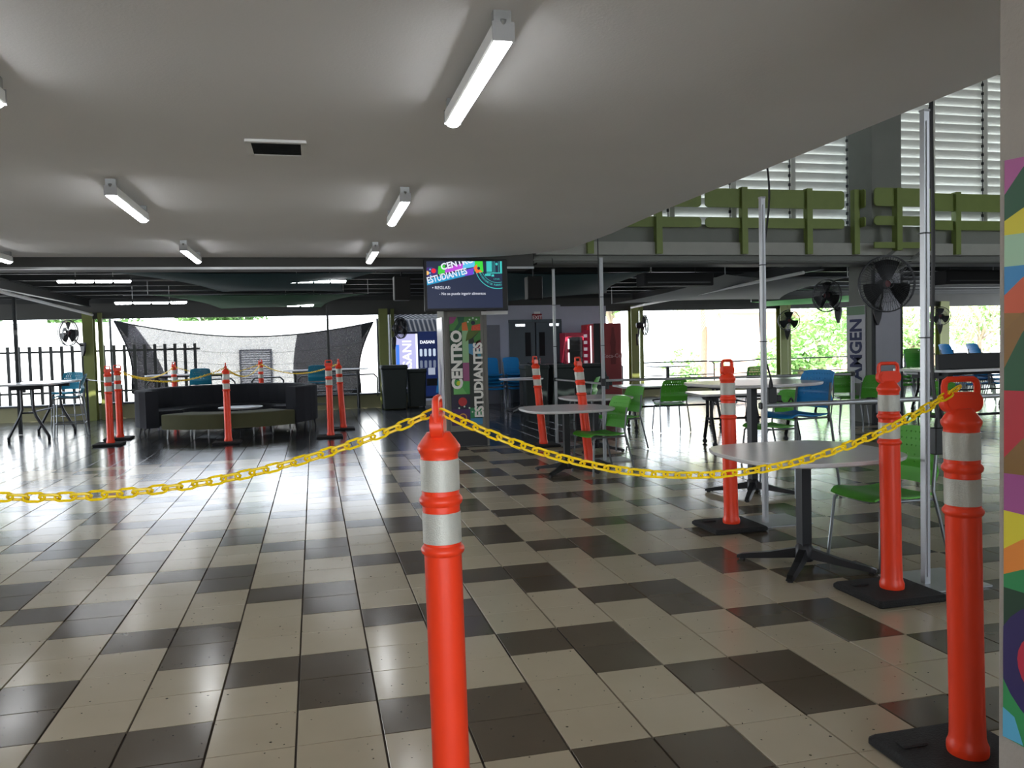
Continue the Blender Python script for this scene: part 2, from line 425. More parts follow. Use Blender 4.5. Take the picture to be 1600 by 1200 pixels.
ct = struct('column_centre', MB().box((2.19, 12.18, 1.32), (0.64, 0.64, 2.64)), mat('warm_grey_column_paint', (122, 120, 112), 0.6, noise=0.04))
part('kick_plate', MB().box((2.19, 11.85, 0.12), (0.56, 0.03, 0.22)), M['blackp'], ct)
part('side_edge', MB().box((1.90, 11.86, 1.3), (0.05, 0.02, 2.55)).box((2.48, 11.86, 1.3), (0.05, 0.02, 2.55)), mat('column_edge', (104, 102, 96), 0.6), ct)
sp_ = thing('side_poster', 'tall glossy white poster on the left side of the screen column', 'poster', (1.855, 12.18, 1.06), R(-90))
part('sheet', MB().box((0, 0, 0), (0.5, 0.012, 1.72)), mat('glossy_white_sheet', (214, 214, 220), 0.2), sp_)
part('print', MB().prism([(-.15, -.7), (.1, -.55), (.02, -.2), (.12, .1), (-.06, .25), (-.02, -.1), (-.16, -.35)], 0, .002, Matrix.Translation((0, -0.009, 0)) @ Matrix.Rotation(R(90), 4, 'X')), flat(120, 116, 140), sp_)

# ---- mural column on the right
CX, CY, CS = 1.90, 1.928, 0.8636
cm = struct('column_mural', MB().box((CX+0.325, CY-0.325, 1.375), (0.65, 0.65, 2.75)), mat('mural_column_plaster', (168, 160, 150), 0.7, noise=0.06, scale=3, bump=0.3))
mu = thing('mural', 'mural of bold curved colour fields on the near right column', 'mural', (CX, 0, 0))
za = [2.019, 1.908, 1.824, 1.778, 1.676, 1.583, 1.526, 1.47, 1.346, 1.273, 1.051, 1.0, 0.877, 0.748, 0.663, 0.62, 0.115]
zb = [2.015, 1.981, 1.854, 1.776, 1.675, 1.635, 1.523, 1.522, 1.46, 1.274, 1.118, 1.003, 0.876, 0.793, 0.695, 0.622, 0.121]
cols = [(178, 88, 150), (24, 84, 50), (222, 208, 44), (168, 206, 172), (52, 140, 196), (214, 92, 52), (150, 108, 44), (146, 104, 44), (26, 88, 48), (190, 26, 44), (136, 98, 40), (166, 76, 142), (226, 210, 40), (236, 140, 44), (40, 140, 78), (22, 60, 36)]
zf = lambda z: 1.4553-(1.4553-z)*CS
Y0m, Y1m, Y2m = 1.91, 1.85, 1.30
def bend(a, b, y):
    t = (Y0m-y)/(Y0m-Y1m)
    d = b-a
    return a+d*t if t <= 1 else b+d*1.6*(1-math.exp(-(t-1)*0.5))
ys = [Y0m-(Y0m-Y2m)*(k/24)**1.5 for k in range(25)]
for i, c_ in enumerate(cols):
    pts_t = [(y, zf(bend(za[i], zb[i], y))) for y in ys]; pts_b = [(y, zf(bend(za[i+1], zb[i+1], y))) for y in ys]
    mb = MB(); n_ = len(ys)
    for k in range(n_): mb.v += [(-0.003, pts_t[k][0], max(pts_t[k][1], pts_b[k][1])), (-0.003, pts_b[k][0], min(pts_t[k][1], pts_b[k][1]))]
    mb.f = [(2*k, 2*k+2, 2*k+3, 2*k+1) for k in range(n_-1)]
    part('colour_field', mb, flat(*c_), mu)
def disc(cy_, cz_, ry, rz, x, c_, a0=0, a1=360):
    mb = MB(); n_ = 32
    mb.v = [(x, min(Y0m, cy_+ry*math.cos(R(a0+(a1-a0)*k/n_))), cz_+rz*math.sin(R(a0+(a1-a0)*k/n_))) for k in range(n_)]
    mb.f = [tuple(range(n_))]; part('colour_field', mb, flat(*c_), mu)
disc(1.66, zf(0.40), 0.27, 0.20, -0.0045, (44, 30, 92))
disc(1.66, zf(0.40), 0.20, 0.13, -0.006, (196, 34, 66))
mb = MB(); mb.v = [(-0.0042, Y0m, zf(0.33)), (-0.0042, 1.85, zf(0.255)), (-0.0042, 1.30, zf(0.2)), (-0.0042, 1.30, zf(.121)), (-0.0042, Y0m, zf(0.115))]; mb.f = [(0, 1, 2, 3, 4)]
part('colour_field', mb, flat(48, 150, 84), mu)
mb = MB(); mb.v = [(-0.005, Y0m, zf(0.215)), (-0.005, 1.87, zf(0.20)), (-0.005, 1.84, zf(0.12)), (-0.005, Y0m, zf(0.115))]; mb.f = [(0, 1, 2, 3)]
part('colour_field', mb, flat(92, 180, 216), mu)

# ---- low dining zone: roof, purlins, fascia, posts, kerb
rf = MB()
def corr(x0, x1, y0, y1, z):
    n_ = int((x1-x0)/0.1); vs = []
    for k in range(n_+1):
        x = x0+(x1-x0)*k/n_; h = 0.035 if k % 4 < 2 else 0
        vs += [(x, y0, z+h), (x, y1, z+h)]
    rf.add(vs, [(2*k, 2*k+1, 2*k+3, 2*k+2) for k in range(n_)])
ye = [12.0, 14.45, 16.9, 19.3, 22.2]
for a, b in zip(ye[:-1], ye[1:]): corr(-12, 22, a, b-0.05, 3.02)
struct('metal_roof', rf, M['roof'])
for y in (13.1, 14.3, 15.5, 16.7, 17.9, 19.1, 20.2):
    struct('purlin', MB().box((5, y, 2.90), (34, 0.05, 0.20)).box((5, y-0.04, 2.80), (34, 0.11, 0.02)), M['steel_dark'])
for y in (13.06, 15.46, 17.86, 19.06):
    for xa, xb in ((random.uniform(-6, -3), random.uniform(-1, 1)), (random.uniform(2, 4), random.uniform(5, 7)), (8.5, 13.0)):
        struct('conduit', MB().cyl((xa, y-0.08, 2.785), (xb, y-0.08, 2.785), 0.018, 8), M['galv'])
struct('fascia_beam', MB().box((5, 20.85, 2.54), (34, 0.16, 0.36)), M['conc_dark'])
struct('fascia_infill', MB().box((5, 20.85, 2.86), (34, 0.10, 0.30)), M['steel_dark'])
for x in (-5.05, 1.72, 8.45, 12.95, 18.3):
    struct('steel_post', MB().box((x, 20.72, 1.25), (0.02, 0.22, 2.5)).box((x, 20.61, 1.25), (0.22, 0.025, 2.5)).box((x, 20.83, 1.25), (0.22, 0.025, 2.5)).box((x+0.24, 20.75, 1.25), (0.09, 0.09, 2.5)), M['green_post'])
for x, y0 in ((-5.0, 12.3), (8.4, 12.3)):
    struct('girder', MB().box((x, 16.4, 2.72), (0.02, 8.4, 0.16)).box((x, 16.4, 2.80), (0.10, 8.4, 0.02)).box((x, 16.4, 2.64), (0.10, 8.4, 0.02)), M['steel_dark'])
for x in (-5.0, 8.4):
    part_ = struct('bright_line_pipe', MB().cyl((x-0.09*(1 if x > 0 else -1), 12.6, 2.62), (x-0.09*(1 if x > 0 else -1), 20.5, 2.44), 0.03, 8), M['white'])  # white pipe stands in for a bright line of light at the roof
struct('kerb_wall', MB().box((-4.6, 21.1, 0.17), (14.4, 0.24, 0.34)).box((13.9, 21.1, 0.15), (12.4, 0.24, 0.30)), M['tan'])
struct('kerb_cap', MB().box((-4.6, 21.08, 0.36), (14.4, 0.34, 0.04)).box((13.9, 21.08, 0.32), (12.4, 0.34, 0.04)), M['steel_dark'])
# grey back wall with double door
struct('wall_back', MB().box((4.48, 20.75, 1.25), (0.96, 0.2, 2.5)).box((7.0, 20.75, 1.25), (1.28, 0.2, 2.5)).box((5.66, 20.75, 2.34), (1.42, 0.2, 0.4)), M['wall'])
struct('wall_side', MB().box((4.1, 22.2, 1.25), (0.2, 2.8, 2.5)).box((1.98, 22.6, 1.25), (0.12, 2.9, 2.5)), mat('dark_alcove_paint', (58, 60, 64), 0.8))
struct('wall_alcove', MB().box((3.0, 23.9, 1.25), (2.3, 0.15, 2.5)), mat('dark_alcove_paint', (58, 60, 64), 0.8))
ac = MB()
for k in range(15): ac.box((2.1+k*0.135, 22.3, 2.36), (0.075, 3.0, 0.02))
struct('alcove_canopy', ac, M['roof'])
struct('step', MB().box((3.0, 21.6, 0.06), (2.0, 1.0, 0.12)), M['white'])
struct('door_frame', MB().box((4.99, 20.62, 1.06), (0.07, 0.08, 2.12)).box((6.34, 20.62, 1.06), (0.07, 0.08, 2.12)).box((5.66, 20.62, 2.13), (1.42, 0.08, 0.07)), M['door'])
for i, x in enumerate((5.34, 6.0)):
    d = struct('door_%d' % (i+1), MB().box((x, 20.66, 1.05), (0.63, 0.05, 2.08)), M['door'])
    part('vision_panel', MB().box((x+(0.12 if i == 0 else -0.16), 20.63, 1.52), (0.15, 0.012, 0.62)), mat('matt_black_blade', (11, 11, 12), .8, noise=0), d)
    part('closer', MB().box((x-0.1 if i == 0 else x+0.16, 20.59, 2.02), (0.26, 0.07, 0.07)), M['chrome'], d)
    part('push_bar', MB().cyl((x-0.22, 20.58, 0.98), (x+0.22, 20.58, 0.98), 0.018, 8), M['galv'], d)
    part('door_handle', MB().cyl((x+(0.24 if i == 0 else -0.24), 20.58, 1.0), (x+(0.24 if i == 0 else -0.24), 20.58, 1.16), 0.02, 8), M['chrome'], d)
struct('door_backing', MB().box((5.66, 20.82, 1.1), (1.42, 0.06, 2.3)), M['blackp'])  # added black board, stops sky light leaking through the door gaps
struct('door_3', MB().box((4.5, 20.64, 1.02), (0.42, 0.02, 2.04)), mat('grey_service_door', (112, 112, 120), 0.6))
ex = thing('exit_sign', 'small red and white exit sign above the double door', 'sign', (5.72, 20.63, 2.22))
part('housing', MB().box((0, 0, 0), (0.26, 0.05, 0.19), bev=0.01), flat(150, 36, 44), ex)
put('lettering', text_mesh('EXIT', 0.13, flat(240, 225, 225), bold=0.003, align='CENTER'), ex, (0, -0.028, -0.045), FACE)
part('bracket', MB().box((0, 0, 0.12), (0.16, 0.05, 0.06)), M['white'], ex)

# ================================================================ CEILING LIGHTS
def ceiling_light(label, x, y, z=ZC):
    t = thing('ceiling_light', label, 'light', (x, y, z), 0, 'linear lights under the near ceiling')
    part('housing', MB().box((0, 0, -0.085), (0.085, 1.18, 0.07), bev=0.008), M['white'], t)
    dm = MB(); pr = []
    for k in range(9):
        a = math.pi*k/8; pr.append((0.036*math.cos(a), -0.118-0.022*math.sin(a)))
    n_ = len(pr)
    ysd = [-0.588, -0.58, 0.58, 0.588]; sc = [0.6, 1, 1, 0.6]
    for yy, s_ in zip(ysd, sc):
        dm.v += [(p[0]*s_, yy, -0.118+(p[1]+0.118)*s_) for p in pr]
    for j in range(3):
        for k in range(n_-1): dm.f.append((j*n_+k, j*n_+k+1, (j+1)*n_+k+1, (j+1)*n_+k))
    dm.f += [tuple(range(n_-1, -1, -1)), tuple(3*n_+k for k in range(n_))]
    part('diffuser', dm, M['lamp'], t)
    for s_ in (-1, 1):
        part('bracket', MB().box((0, s_*0.56, -0.025), (0.07, 0.04, 0.05)).cyl((0, s_*0.595, -0.04), (0, s_*0.585, -0.055), 0.012, 8), M['galv'], t)
        part('end_cap', MB().box((0, s_*0.592, -0.085), (0.088, 0.006, 0.074)), M['edge'], t)
    return t
ceiling_light('large white linear light nearest the camera, top centre of the ceiling', 0.75, 3.68)
ceiling_light('linear ceiling light in the middle of the row leading to the screen', 0.75, 7.12)
ceiling_light('small farthest linear ceiling light just left of the screen', 0.76, 10.45)
ceiling_light('linear ceiling light left of the ceiling vent, slanting down right', -1.39, 7.06)
ceiling_light('linear ceiling light near the slab edge above the shade cloth', -1.38, 10.4)
ceiling_light('linear ceiling light cut by the left edge of the picture', -3.52, 10.4)
ceiling_light('linear ceiling light outside the frame at upper left', -1.38, 3.66)
ceiling_light('linear ceiling light outside the frame at far left', -3.52, 7.0)
vt = thing('ceiling_vent', 'white rectangular ceiling vent with a dark grille', 'vent', (-0.18, 5.38, ZC))
part('frame', MB().box((0, -0.17, -0.008), (0.36, 0.035, 0.016)).box((0, 0.17, -0.008), (0.36, 0.035, 0.016)).box((-0.165, 0, -0.008), (0.035, 0.34, 0.016)).box((0.165, 0, -0.008), (0.035, 0.34, 0.016)), M['white'], vt)
part('backing', MB().box((0, 0, -0.003), (0.31, 0.31, 0.004)), M['blackp'], vt)
for k in range(12): part('slat', MB().box((0, -0.145+k*0.0264, -0.009), (0.30, 0.014, 0.002), (R(35), 0, 0)), M['steel_dark'], vt)

def led_row(label, x, y, z, n=4, s=0.27):
    t = thing('led_light_row', label, 'light', (x, y, z), 0, 'light rows under the dark roof')
    part('housing', MB().box((0, 0, 0.03), (n*s, 0.12, 0.05)), M['steel_dark'], t)
    for k in range(n):
        part('tube', MB().tube([((k-(n-1)/2)*s-s*.46, 0, 0), ((k-(n-1)/2)*s-s*.4, 0, -0.005), ((k-(n-1)/2)*s+s*.4, 0, -0.005), ((k-(n-1)/2)*s+s*.46, 0, 0)], [0.01, 0.03, 0.03, 0.01], 8), M['lamp'], t)
    part('hanger', MB().cyl((-s, 0, 0.05), (-s, 0, 0.38), 0.006, 6).cyl((s, 0, 0.05), (s, 0, 0.38), 0.006, 6), M['galv'], t)
led_row('row of four bright lamps at upper left below the dark beam', -3.30, 14.0, 2.66)
led_row('row of four bright lamps left of the screen below the dark beam', 0.04, 14.0, 2.64)
led_row('lower row of four bright lamps above the left end of the shade cloth', -3.02, 17.0, 2.50, 4, 0.33)
led_row('small distant pair of lamps left of the screen', -0.25, 18.5, 2.50, 2, 0.3)

# ================================================================ TV and posters
tv = thing('television', 'wall screen showing student centre rules in Spanish above the poster column', 'screen', (2.17, 11.60, 2.365))
part('bezel', MB().box((0, 0.02, 0), (1.22, 0.06, 0.74), bev=0.006), M['blackp'], tv)
W2, H2 = 0.55, 0.335
part('display', MB().box((-0.02, -0.014, 0.005), (2*W2, 0.006, 2*H2)), flat(30, 38, 64, 1), tv)
part('bracket', MB().box((0.0, 0.15, 0), (0.3, 0.2, 0.3)), M['black'], tv)
def tvpoly(pts, c_, d=0.019):
    # picture coordinates in metres, x right, z up, clipped to the screen
    P = [(max(-W2-0.02, min(W2-0.02, x)), max(-H2+0.005, min(H2+0.005, z))) for x, z in pts]
    mb = MB(); mb.v = [(x, -d, z) for x, z in P]; mb.f = [tuple(range(len(P)))]
    part('screen_graphic', mb, flat(*c_, 1), tv)
def circ(cx_, cz_, r_, n_=20, a0=0, a1=360): return [(cx_+r_*math.cos(R(a0+(a1-a0)*k/n_)), cz_+r_*math.sin(R(a0+(a1-a0)*k/n_))) for k in range(n_+(1 if a1-a0 < 360 else 0))]
tvpoly([(-.57, .0), (-.57, .08), (.10, .245), (.12, .16)], (30, 150, 200), 0.0182)
tvpoly([(-.57, .12), (-.42, .14), (-.41, .22), (-.5, .26), (-.57, .25)], (60, 40, 110), 0.0182)
tvpoly([(-.41, .155), (-.40, .27), (-.30, .29), (-.31, .175)], (60, 200, 60), 0.0184)
tvpoly([(-.31, .175), (-.30, .25), (.0, .32), (.0, .235)], (190, 70, 210), 0.0184)
tvpoly([(-.05, .23), (-.04, .34), (.14, .34), (.12, .26)], (90, 190, 230), 0.0186)
tvpoly([(-.02, .13), (.0, .22), (.12, .25), (.10, .15)], (110, 60, 200), 0.0186)
tvpoly([(.12, .20), (.13, .34), (.245, .34), (.255, .19), (.2, .17)], (60, 210, 60), 0.0188)
tvpoly([(.11, .25), (.16, .3), (.17, .24), (.24, .19), (.15, .17)], (240, 110, 50), 0.0190)
tvpoly(circ(.185, .24, .022), (24, 30, 60), 0.0195)
tvpoly(circ(-.47, .205, .034), (230, 24, 50), 0.0195)
tvpoly(circ(-.565, .175, .03), (240, 190, 110), 0.0195)
for p in ((-.52, .225), (-.525, .175), (-.515, .135)): tvpoly(circ(*p, .012), (110, 190, 220), 0.0196)
# seal: rings and simple emblem shapes
def ring(cx_, cz_, ra, rb, a0, a1, c_):
    mb = MB(); n_ = 30
    for k in range(n_+1):
        a = R(a0+(a1-a0)*k/n_)
        for r_ in (ra, rb): mb.v.append((min(W2-0.02, cx_+r_*math.cos(a)), -0.0185, min(H2+.005, cz_+r_*math.sin(a))))
    mb.f = [(2*k, 2*k+1, 2*k+3, 2*k+2) for k in range(n_)]
    part('screen_graphic', mb, flat(*c_, 1), tv)
TQ = (60, 190, 185)
ring(.46, .27, .318, .328, 190, 285, TQ); ring(.46, .27, .235, .24, 195, 285, TQ)
for x0, x1, z0, z1 in ((.30, .38, .19, .34), (.395, .40, .18, .34), (.42, .425, .18, .34), (.475, .48, .18, .34), (.50, .53, .18, .34), (.30, .53, .165, .178), (.275, .36, .13, .16), (.37, .41, .12, .15)):
    tvpoly([(x0, z0), (x1, z0), (x1, z1), (x0, z1)], TQ, 0.0192)
tvpoly(circ(.45, .30, .018), TQ, 0.0193)
seal = 'UNIVERSIDAD DE PUERTO'
for k, ch in enumerate(seal):
    if ch == ' ': continue
    a = 200+k*4.0
    if a > 282: break
    x = .46+.285*math.cos(R(a)); z = .27+.285*math.sin(R(a))
    put('lettering', text_mesh(ch, 0.036, flat(*TQ, 1), align='CENTER'), tv, (x, -0.02, z), Euler((R(90), -R(a+90), 0)))
put('lettering', text_mesh('C.P.A.R.', 0.028, flat(*TQ, 1)), tv, (.40, -0.019, .075), FACE)
WT = flat(225, 228, 240, 1)
ang = -R(13.5)
e_ = Euler((R(90), ang, 0))
me = text_mesh('CENTRO', 0.125, WT, bold=0.004, sx=0.98)
me.transform(Matrix.Translation((-.355, -0.021, .215)) @ e_.to_matrix().to_4x4())
for v in me.vertices: v.co.z = min(v.co.z, H2+0.004)
put('lettering', me, tv)
put('lettering', text_mesh('ESTUDIANTES', 0.125, WT, bold=0.003, sx=0.76), tv, (-.56, -0.021, .025), e_)
put('lettering', text_mesh('\u2022 REGLAS:', 0.062, WT), tv, (-.50, -0.02, -.055), FACE)
put('lettering', text_mesh('- No se puede ingerir alimentos', 0.056, WT, sx=0.94), tv, (-.40, -0.02, -.14), FACE)
tagp = thing('wall_label', 'narrow white label strip under the right of the screen', 'label', (2.62, 11.80, 1.97))
part('strip', MB().box((0, 0, 0), (0.40, 0.03, 0.05)), M['white'], tagp)

ps = thing('poster', 'vertical student centre poster in white letters on coloured shapes, column below the screen', 'poster', (2.175, 11.835, 1.12))
part('sheet', MB().box((0, 0, 0), (0.46, 0.012, 1.60)), flat(30, 40, 34), ps)
def pz(px, py): return ((px-122)/232*0.46-0.23, 0.80-(py-88)/930*1.60)
def ppoly(pts, c_, d=0.007):
    mb = MB(); mb.v = [(pz(*p)[0], -d, pz(*p)[1]) for p in pts]; mb.f = [tuple(range(len(pts)))]
    part('poster_print', mb, flat(*c_), ps)
def pcirc(px, py, r_, c_, d=0.009):
    mb = MB(); x, z = pz(px, py); mb.v = [(x+r_*math.cos(2*math.pi*k/20), -d, z+r_*math.sin(2*math.pi*k/20)) for k in range(20)]; mb.f = [tuple(range(20))]
    part('poster_print', mb, flat(*c_), ps)
ppoly([(122, 88), (354, 88), (354, 206), (122, 206)], (70, 130, 60))
ppoly([(122, 88), (180, 88), (150, 140), (122, 150)], (140, 60, 110), .0075)
ppoly([(180, 88), (235, 88), (230, 130), (180, 206), (150, 206), (190, 140)], (30, 90, 60), .0075)
ppoly([(215, 140), (250, 130), (262, 206), (215, 206)], (210, 110, 50), .0075)
ppoly([(290, 165), (354, 150), (354, 206), (285, 206)], (205, 70, 50), .0075)
ppoly([(122, 206), (215, 206), (215, 480), (122, 480)], (28, 66, 44))
ppoly([(215, 206), (262, 206), (262, 480), (215, 480)], (140, 180, 130))
ppoly([(262, 206), (354, 206), (290, 270), (240, 300), (250, 240)], (80, 100, 30), .0075)
ppoly([(300, 270), (354, 206), (354, 290), (310, 330)], (60, 120, 50), .0075)
ppoly([(262, 320), (320, 320), (300, 420), (262, 400)], (70, 130, 170), .0075)
ppoly([(320, 300), (354, 290), (354, 370), (310, 370)], (120, 30, 60), .0075)
ppoly([(320, 370), (354, 360), (354, 440), (330, 440)], (50, 130, 150), .0075)
ppoly([(215, 480), (262, 480), (262, 640), (215, 640)], (150, 80, 120))
ppoly([(140, 620), (262, 640), (262, 750), (140, 750)], (70, 150, 70))
ppoly([(140, 690), (200, 680), (240, 750), (140, 750)], (100, 170, 90), .0075)
ppoly([(122, 758), (262, 758), (262, 880), (122, 880)], (28, 24, 50))
ppoly([(122, 880), (262, 880), (262, 1016), (122, 1016)], (70, 30, 90))
ppoly([(262, 870), (354, 870), (354, 960), (262, 960)], (40, 130, 80))
ppoly([(262, 960), (354, 945), (354, 1016), (262, 1016)], (60, 130, 170))
pcirc(300, 140, .032, (24, 30, 54)); pcirc(206, 815, .065, (176, 40, 44)); pcirc(205, 950, .06, (210, 150, 50)); pcirc(205, 950, .045, (90, 30, 90), .0095)
pcirc(180, 655, .035, (190, 200, 40))
for p in ((262, 132), (275, 112), (300, 100), (326, 112), (178, 868), (218, 856), (256, 870), (278, 905)): pcirc(*p, .013, (200, 215, 200))
WTP = flat(226, 224, 216)
rt = Euler((R(90), R(-90), 0))
put('lettering', text_mesh('CENTRO', 0.215, WTP, bold=0.010, sx=1.0), ps, (pz(206, 705)[0], -0.011, pz(206, 705)[1]), rt)
put('lettering', text_mesh('ESTUDIANTES', 0.18, WTP, bold=0.008, sx=0.98), ps, (pz(360, 955)[0], -0.011, pz(360, 955)[1]), rt)
put('lettering', text_mesh('DE', 0.075, flat(214, 90, 50), bold=0.002), ps, (pz(300, 200)[0], -0.010, pz(300, 200)[1]), FACE)

# ================================================================ CONES
def cone(label, x, y, hrz, lean=(0, 0), rz=0.0, group='orange channelizer posts'):
    t = thing('traffic_post', label, 'traffic post', (x, y, 0), rz, group)
    HR = Matrix.Rotation(hrz-rz, 4, 'Z')
    part('base', MB().box((-0.02, -0.0, 0.02), (0.44, 0.42, 0.04), bev=0.012).box((-0.14, 0.10, 0.044), (0.10, 0.05, 0.01), bev=0.004), M['rubber'], t)
    k = 0.985
    def ln(mb):
        mb.v = [(v[0]+lean[0]*v[2]/1.3, v[1]+lean[1]*v[2]/1.3, v[2]) for v in mb.v]; return mb
    b = 0.055
    prof = [(0.064, .04), (0.066, .05), (0.066, .07), (0.060, .085), (b+.002, .10), (b, .2), (b, .855), (b+.006, .861), (b+.009, .868), (b+.0085, .874), (b+.004, .881), (b, .885), (b, .985), (b, 1.000), (b+.006, 1.006), (b+.009, 1.014), (b+.0085, 1.020), (b+.004, 1.027), (b, 1.032), (b, 1.140),
            (b, 1.150), (b+.005, 1.158), (b+.008, 1.167), (b+.007, 1.175), (b+.001, 1.183), (0.050, 1.193), (0.042, 1.203), (0.034, 1.214), (0.0, 1.216)]
    part('body', ln(MB().lathe(prof, 28)), M['orange'], t, True)
    for z0, z1 in ((.892, .982), (1.045, 1.137)):
        part('reflective_band', ln(MB().lathe([(b, z0), (b+.0018, z0+.001), (b+.0018, z1-.001), (b, z1)], 28)), M['band'], t, True)
    mt = Matrix.Translation((0, 0, 1.235)) @ Matrix.Rotation(R(90), 4, 'X')
    hb = MB().prism(rrect(0.132, 0.068, 0.031, 6), -0.017, 0.017, mt).prism(rrect(0.108, 0.048, 0.023, 6), -0.020, 0.020, mt)
    hb.box((0, 0, 1.20), (0.085, 0.042, 0.05), bev=0.012)
    hb.v = [tuple(HR @ Vector(v)) for v in hb.v]
    part('handle_plate', ln(hb), M['orange'], t, True)
    lp = [(-0.055, 0, 1.245), (-0.056, 0, 1.288), (-0.052, 0, 1.304), (-0.040, 0, 1.312), (0.040, 0, 1.312), (0.052, 0, 1.304), (0.056, 0, 1.288), (0.055, 0, 1.245)]
    part('handle_loop', ln(MB().tube([HR @ Vector(p) for p in lp], 0.0105, 8)), M['orange'], t, True)
    return t
cone('orange post nearest the camera, centre foreground, holding the yellow chain', 0.356, 2.35, R(76), (-0.012, 0))
cone('large orange post at the right edge beside the mural column', 2.115, 2.275, R(-12), (-0.03, 0))
cone('orange post left of the out-of-frame edge holding the chain end', -1.55, 2.42, R(80))
cone('orange post standing right of the foreground white table, before the green chair', 3.14, 3.93, R(-8), (-0.02, 0))
cone('orange post between the two white tables beside the tall aluminium pole', 3.13, 5.74, R(22), (-0.02, 0))
cone('leaning orange post behind the small white table, right of two', 3.205, 9.32, R(40), (-0.13, 0))
cone('leaning orange post in front of the dark bins, left of two', 3.217, 11.39, R(45), (-0.11, 0))
cone('orange post in front of the sofa bench, middle', -1.406, 14.01, R(95))
cone('front orange post at the right end of the sofa', 0.235, 14.14, R(15))
cone('rear orange post right of the sofa end, behind its twin', 0.495, 15.47, R(100), (-0.06, 0))
cone('front orange post left of the sofa, the leftmost one', -3.322, 14.65, R(60))
cone('rear orange post touching the left end of the sofa', -3.384, 15.63, R(10))
cone('orange post behind the left part of the sofa back', -3.047, 19.45, R(70))
cone('orange post behind the sofa back in front of the louvre vent', -1.194, 19.5, R(60))

# ---- yellow chains
def link_mb(l=0.052, w=0.0245, r=0.0039, n=6):
    pts = []
    h = l/2-w/2
    for k in range(5): a = R(-90+180*k/4); pts.append((h+w/2*math.cos(a), w/2*math.sin(a), 0))
    for k in range(5): a = R(90+180*k/4); pts.append((-h+w/2*math.cos(a), w/2*math.sin(a), 0))
    return MB().tube(pts, r, n, closed=True)
link_me = link_mb().mesh('link', M['yellow'], True)
def catenary(a, b, sag, n=400):
    a, b = Vector(a), Vector(b)
    return [a.lerp(b, k/n)+Vector((0, 0, -sag*4*(k/n)*(1-k/n))) for k in range(n+1)]
def chain(label, a, b, sag, pitch=0.038, joined=False, group=None, lscale=1.0):
    t = thing('plastic_chain', label, 'chain', (0, 0, 0), 0, group)
    pts = catenary(a, b, sag); acc = 0; pos = [0]
    for i in range(1, len(pts)): pos.append(pos[-1]+(pts[i]-pts[i-1]).length)
    n_ = int(pos[-1]/pitch); stuff = MB()
    step = pos[-1]/n_; j = 0
    for k in range(n_):
        s_ = (k+.5)*step
        while pos[j+1] < s_: j += 1
        p = pts[j].lerp(pts[j+1], (s_-pos[j])/(pos[j+1]-pos[j])); d = (pts[j+1]-pts[j]).normalized()
        q = d.to_track_quat('X', 'Z').to_matrix()
        rot = q @ Matrix.Rotation(R(38 if k % 2 else -52)+random.uniform(-.12, .12), 3, 'X')
        if joined:
            l = link_mb(0.055, 0.028, 0.004, 4)
            stuff.add([rot @ Vector(v)+p for v in l.v], l.f)
        else:
            o = put('link', link_me, t); o.location = p; o.rotation_euler = rot.to_euler()
    if joined: part('links', stuff, M['yellow'], t, kind='stuff')
    return t
CG = (0.344, 2.35, 1.262)
chain('yellow plastic chain from the centre foreground post to the right-hand post', (0.352, 2.35, 1.275), (2.075, 2.27, 1.285), 0.238)
chain('yellow plastic chain running left from the centre foreground post out of frame', (0.338, 2.35, 1.275), (-1.54, 2.42, 1.275), 0.190)
FG = 'thin far yellow chains between the posts round the sofa'
fc = [((-3.38, 15.63, 1.25), (-3.05, 19.45, 1.2)), ((-3.38, 15.63, 1.2), (-1.41, 14.01, 1.24)), ((-3.05, 19.45, 1.22), (-1.2, 19.5, 1.22)),
      ((-1.2, 19.5, 1.22), (0.43, 15.47, 1.23)), ((-1.41, 14.01, 1.24), (-1.2, 19.5, 1.2))]
ln_ = ['from the rear left post back to the post behind the sofa', 'from the rear left post to the middle post before the bench', 'between the two posts behind the sofa', 'from the post by the vent to the rear right post', 'from the middle post back to the post by the vent']
for (a, b), l_ in zip(fc, ln_): chain('thin far yellow chain '+l_, a, b, 0.20, joined=True, group=FG, pitch=0.045)

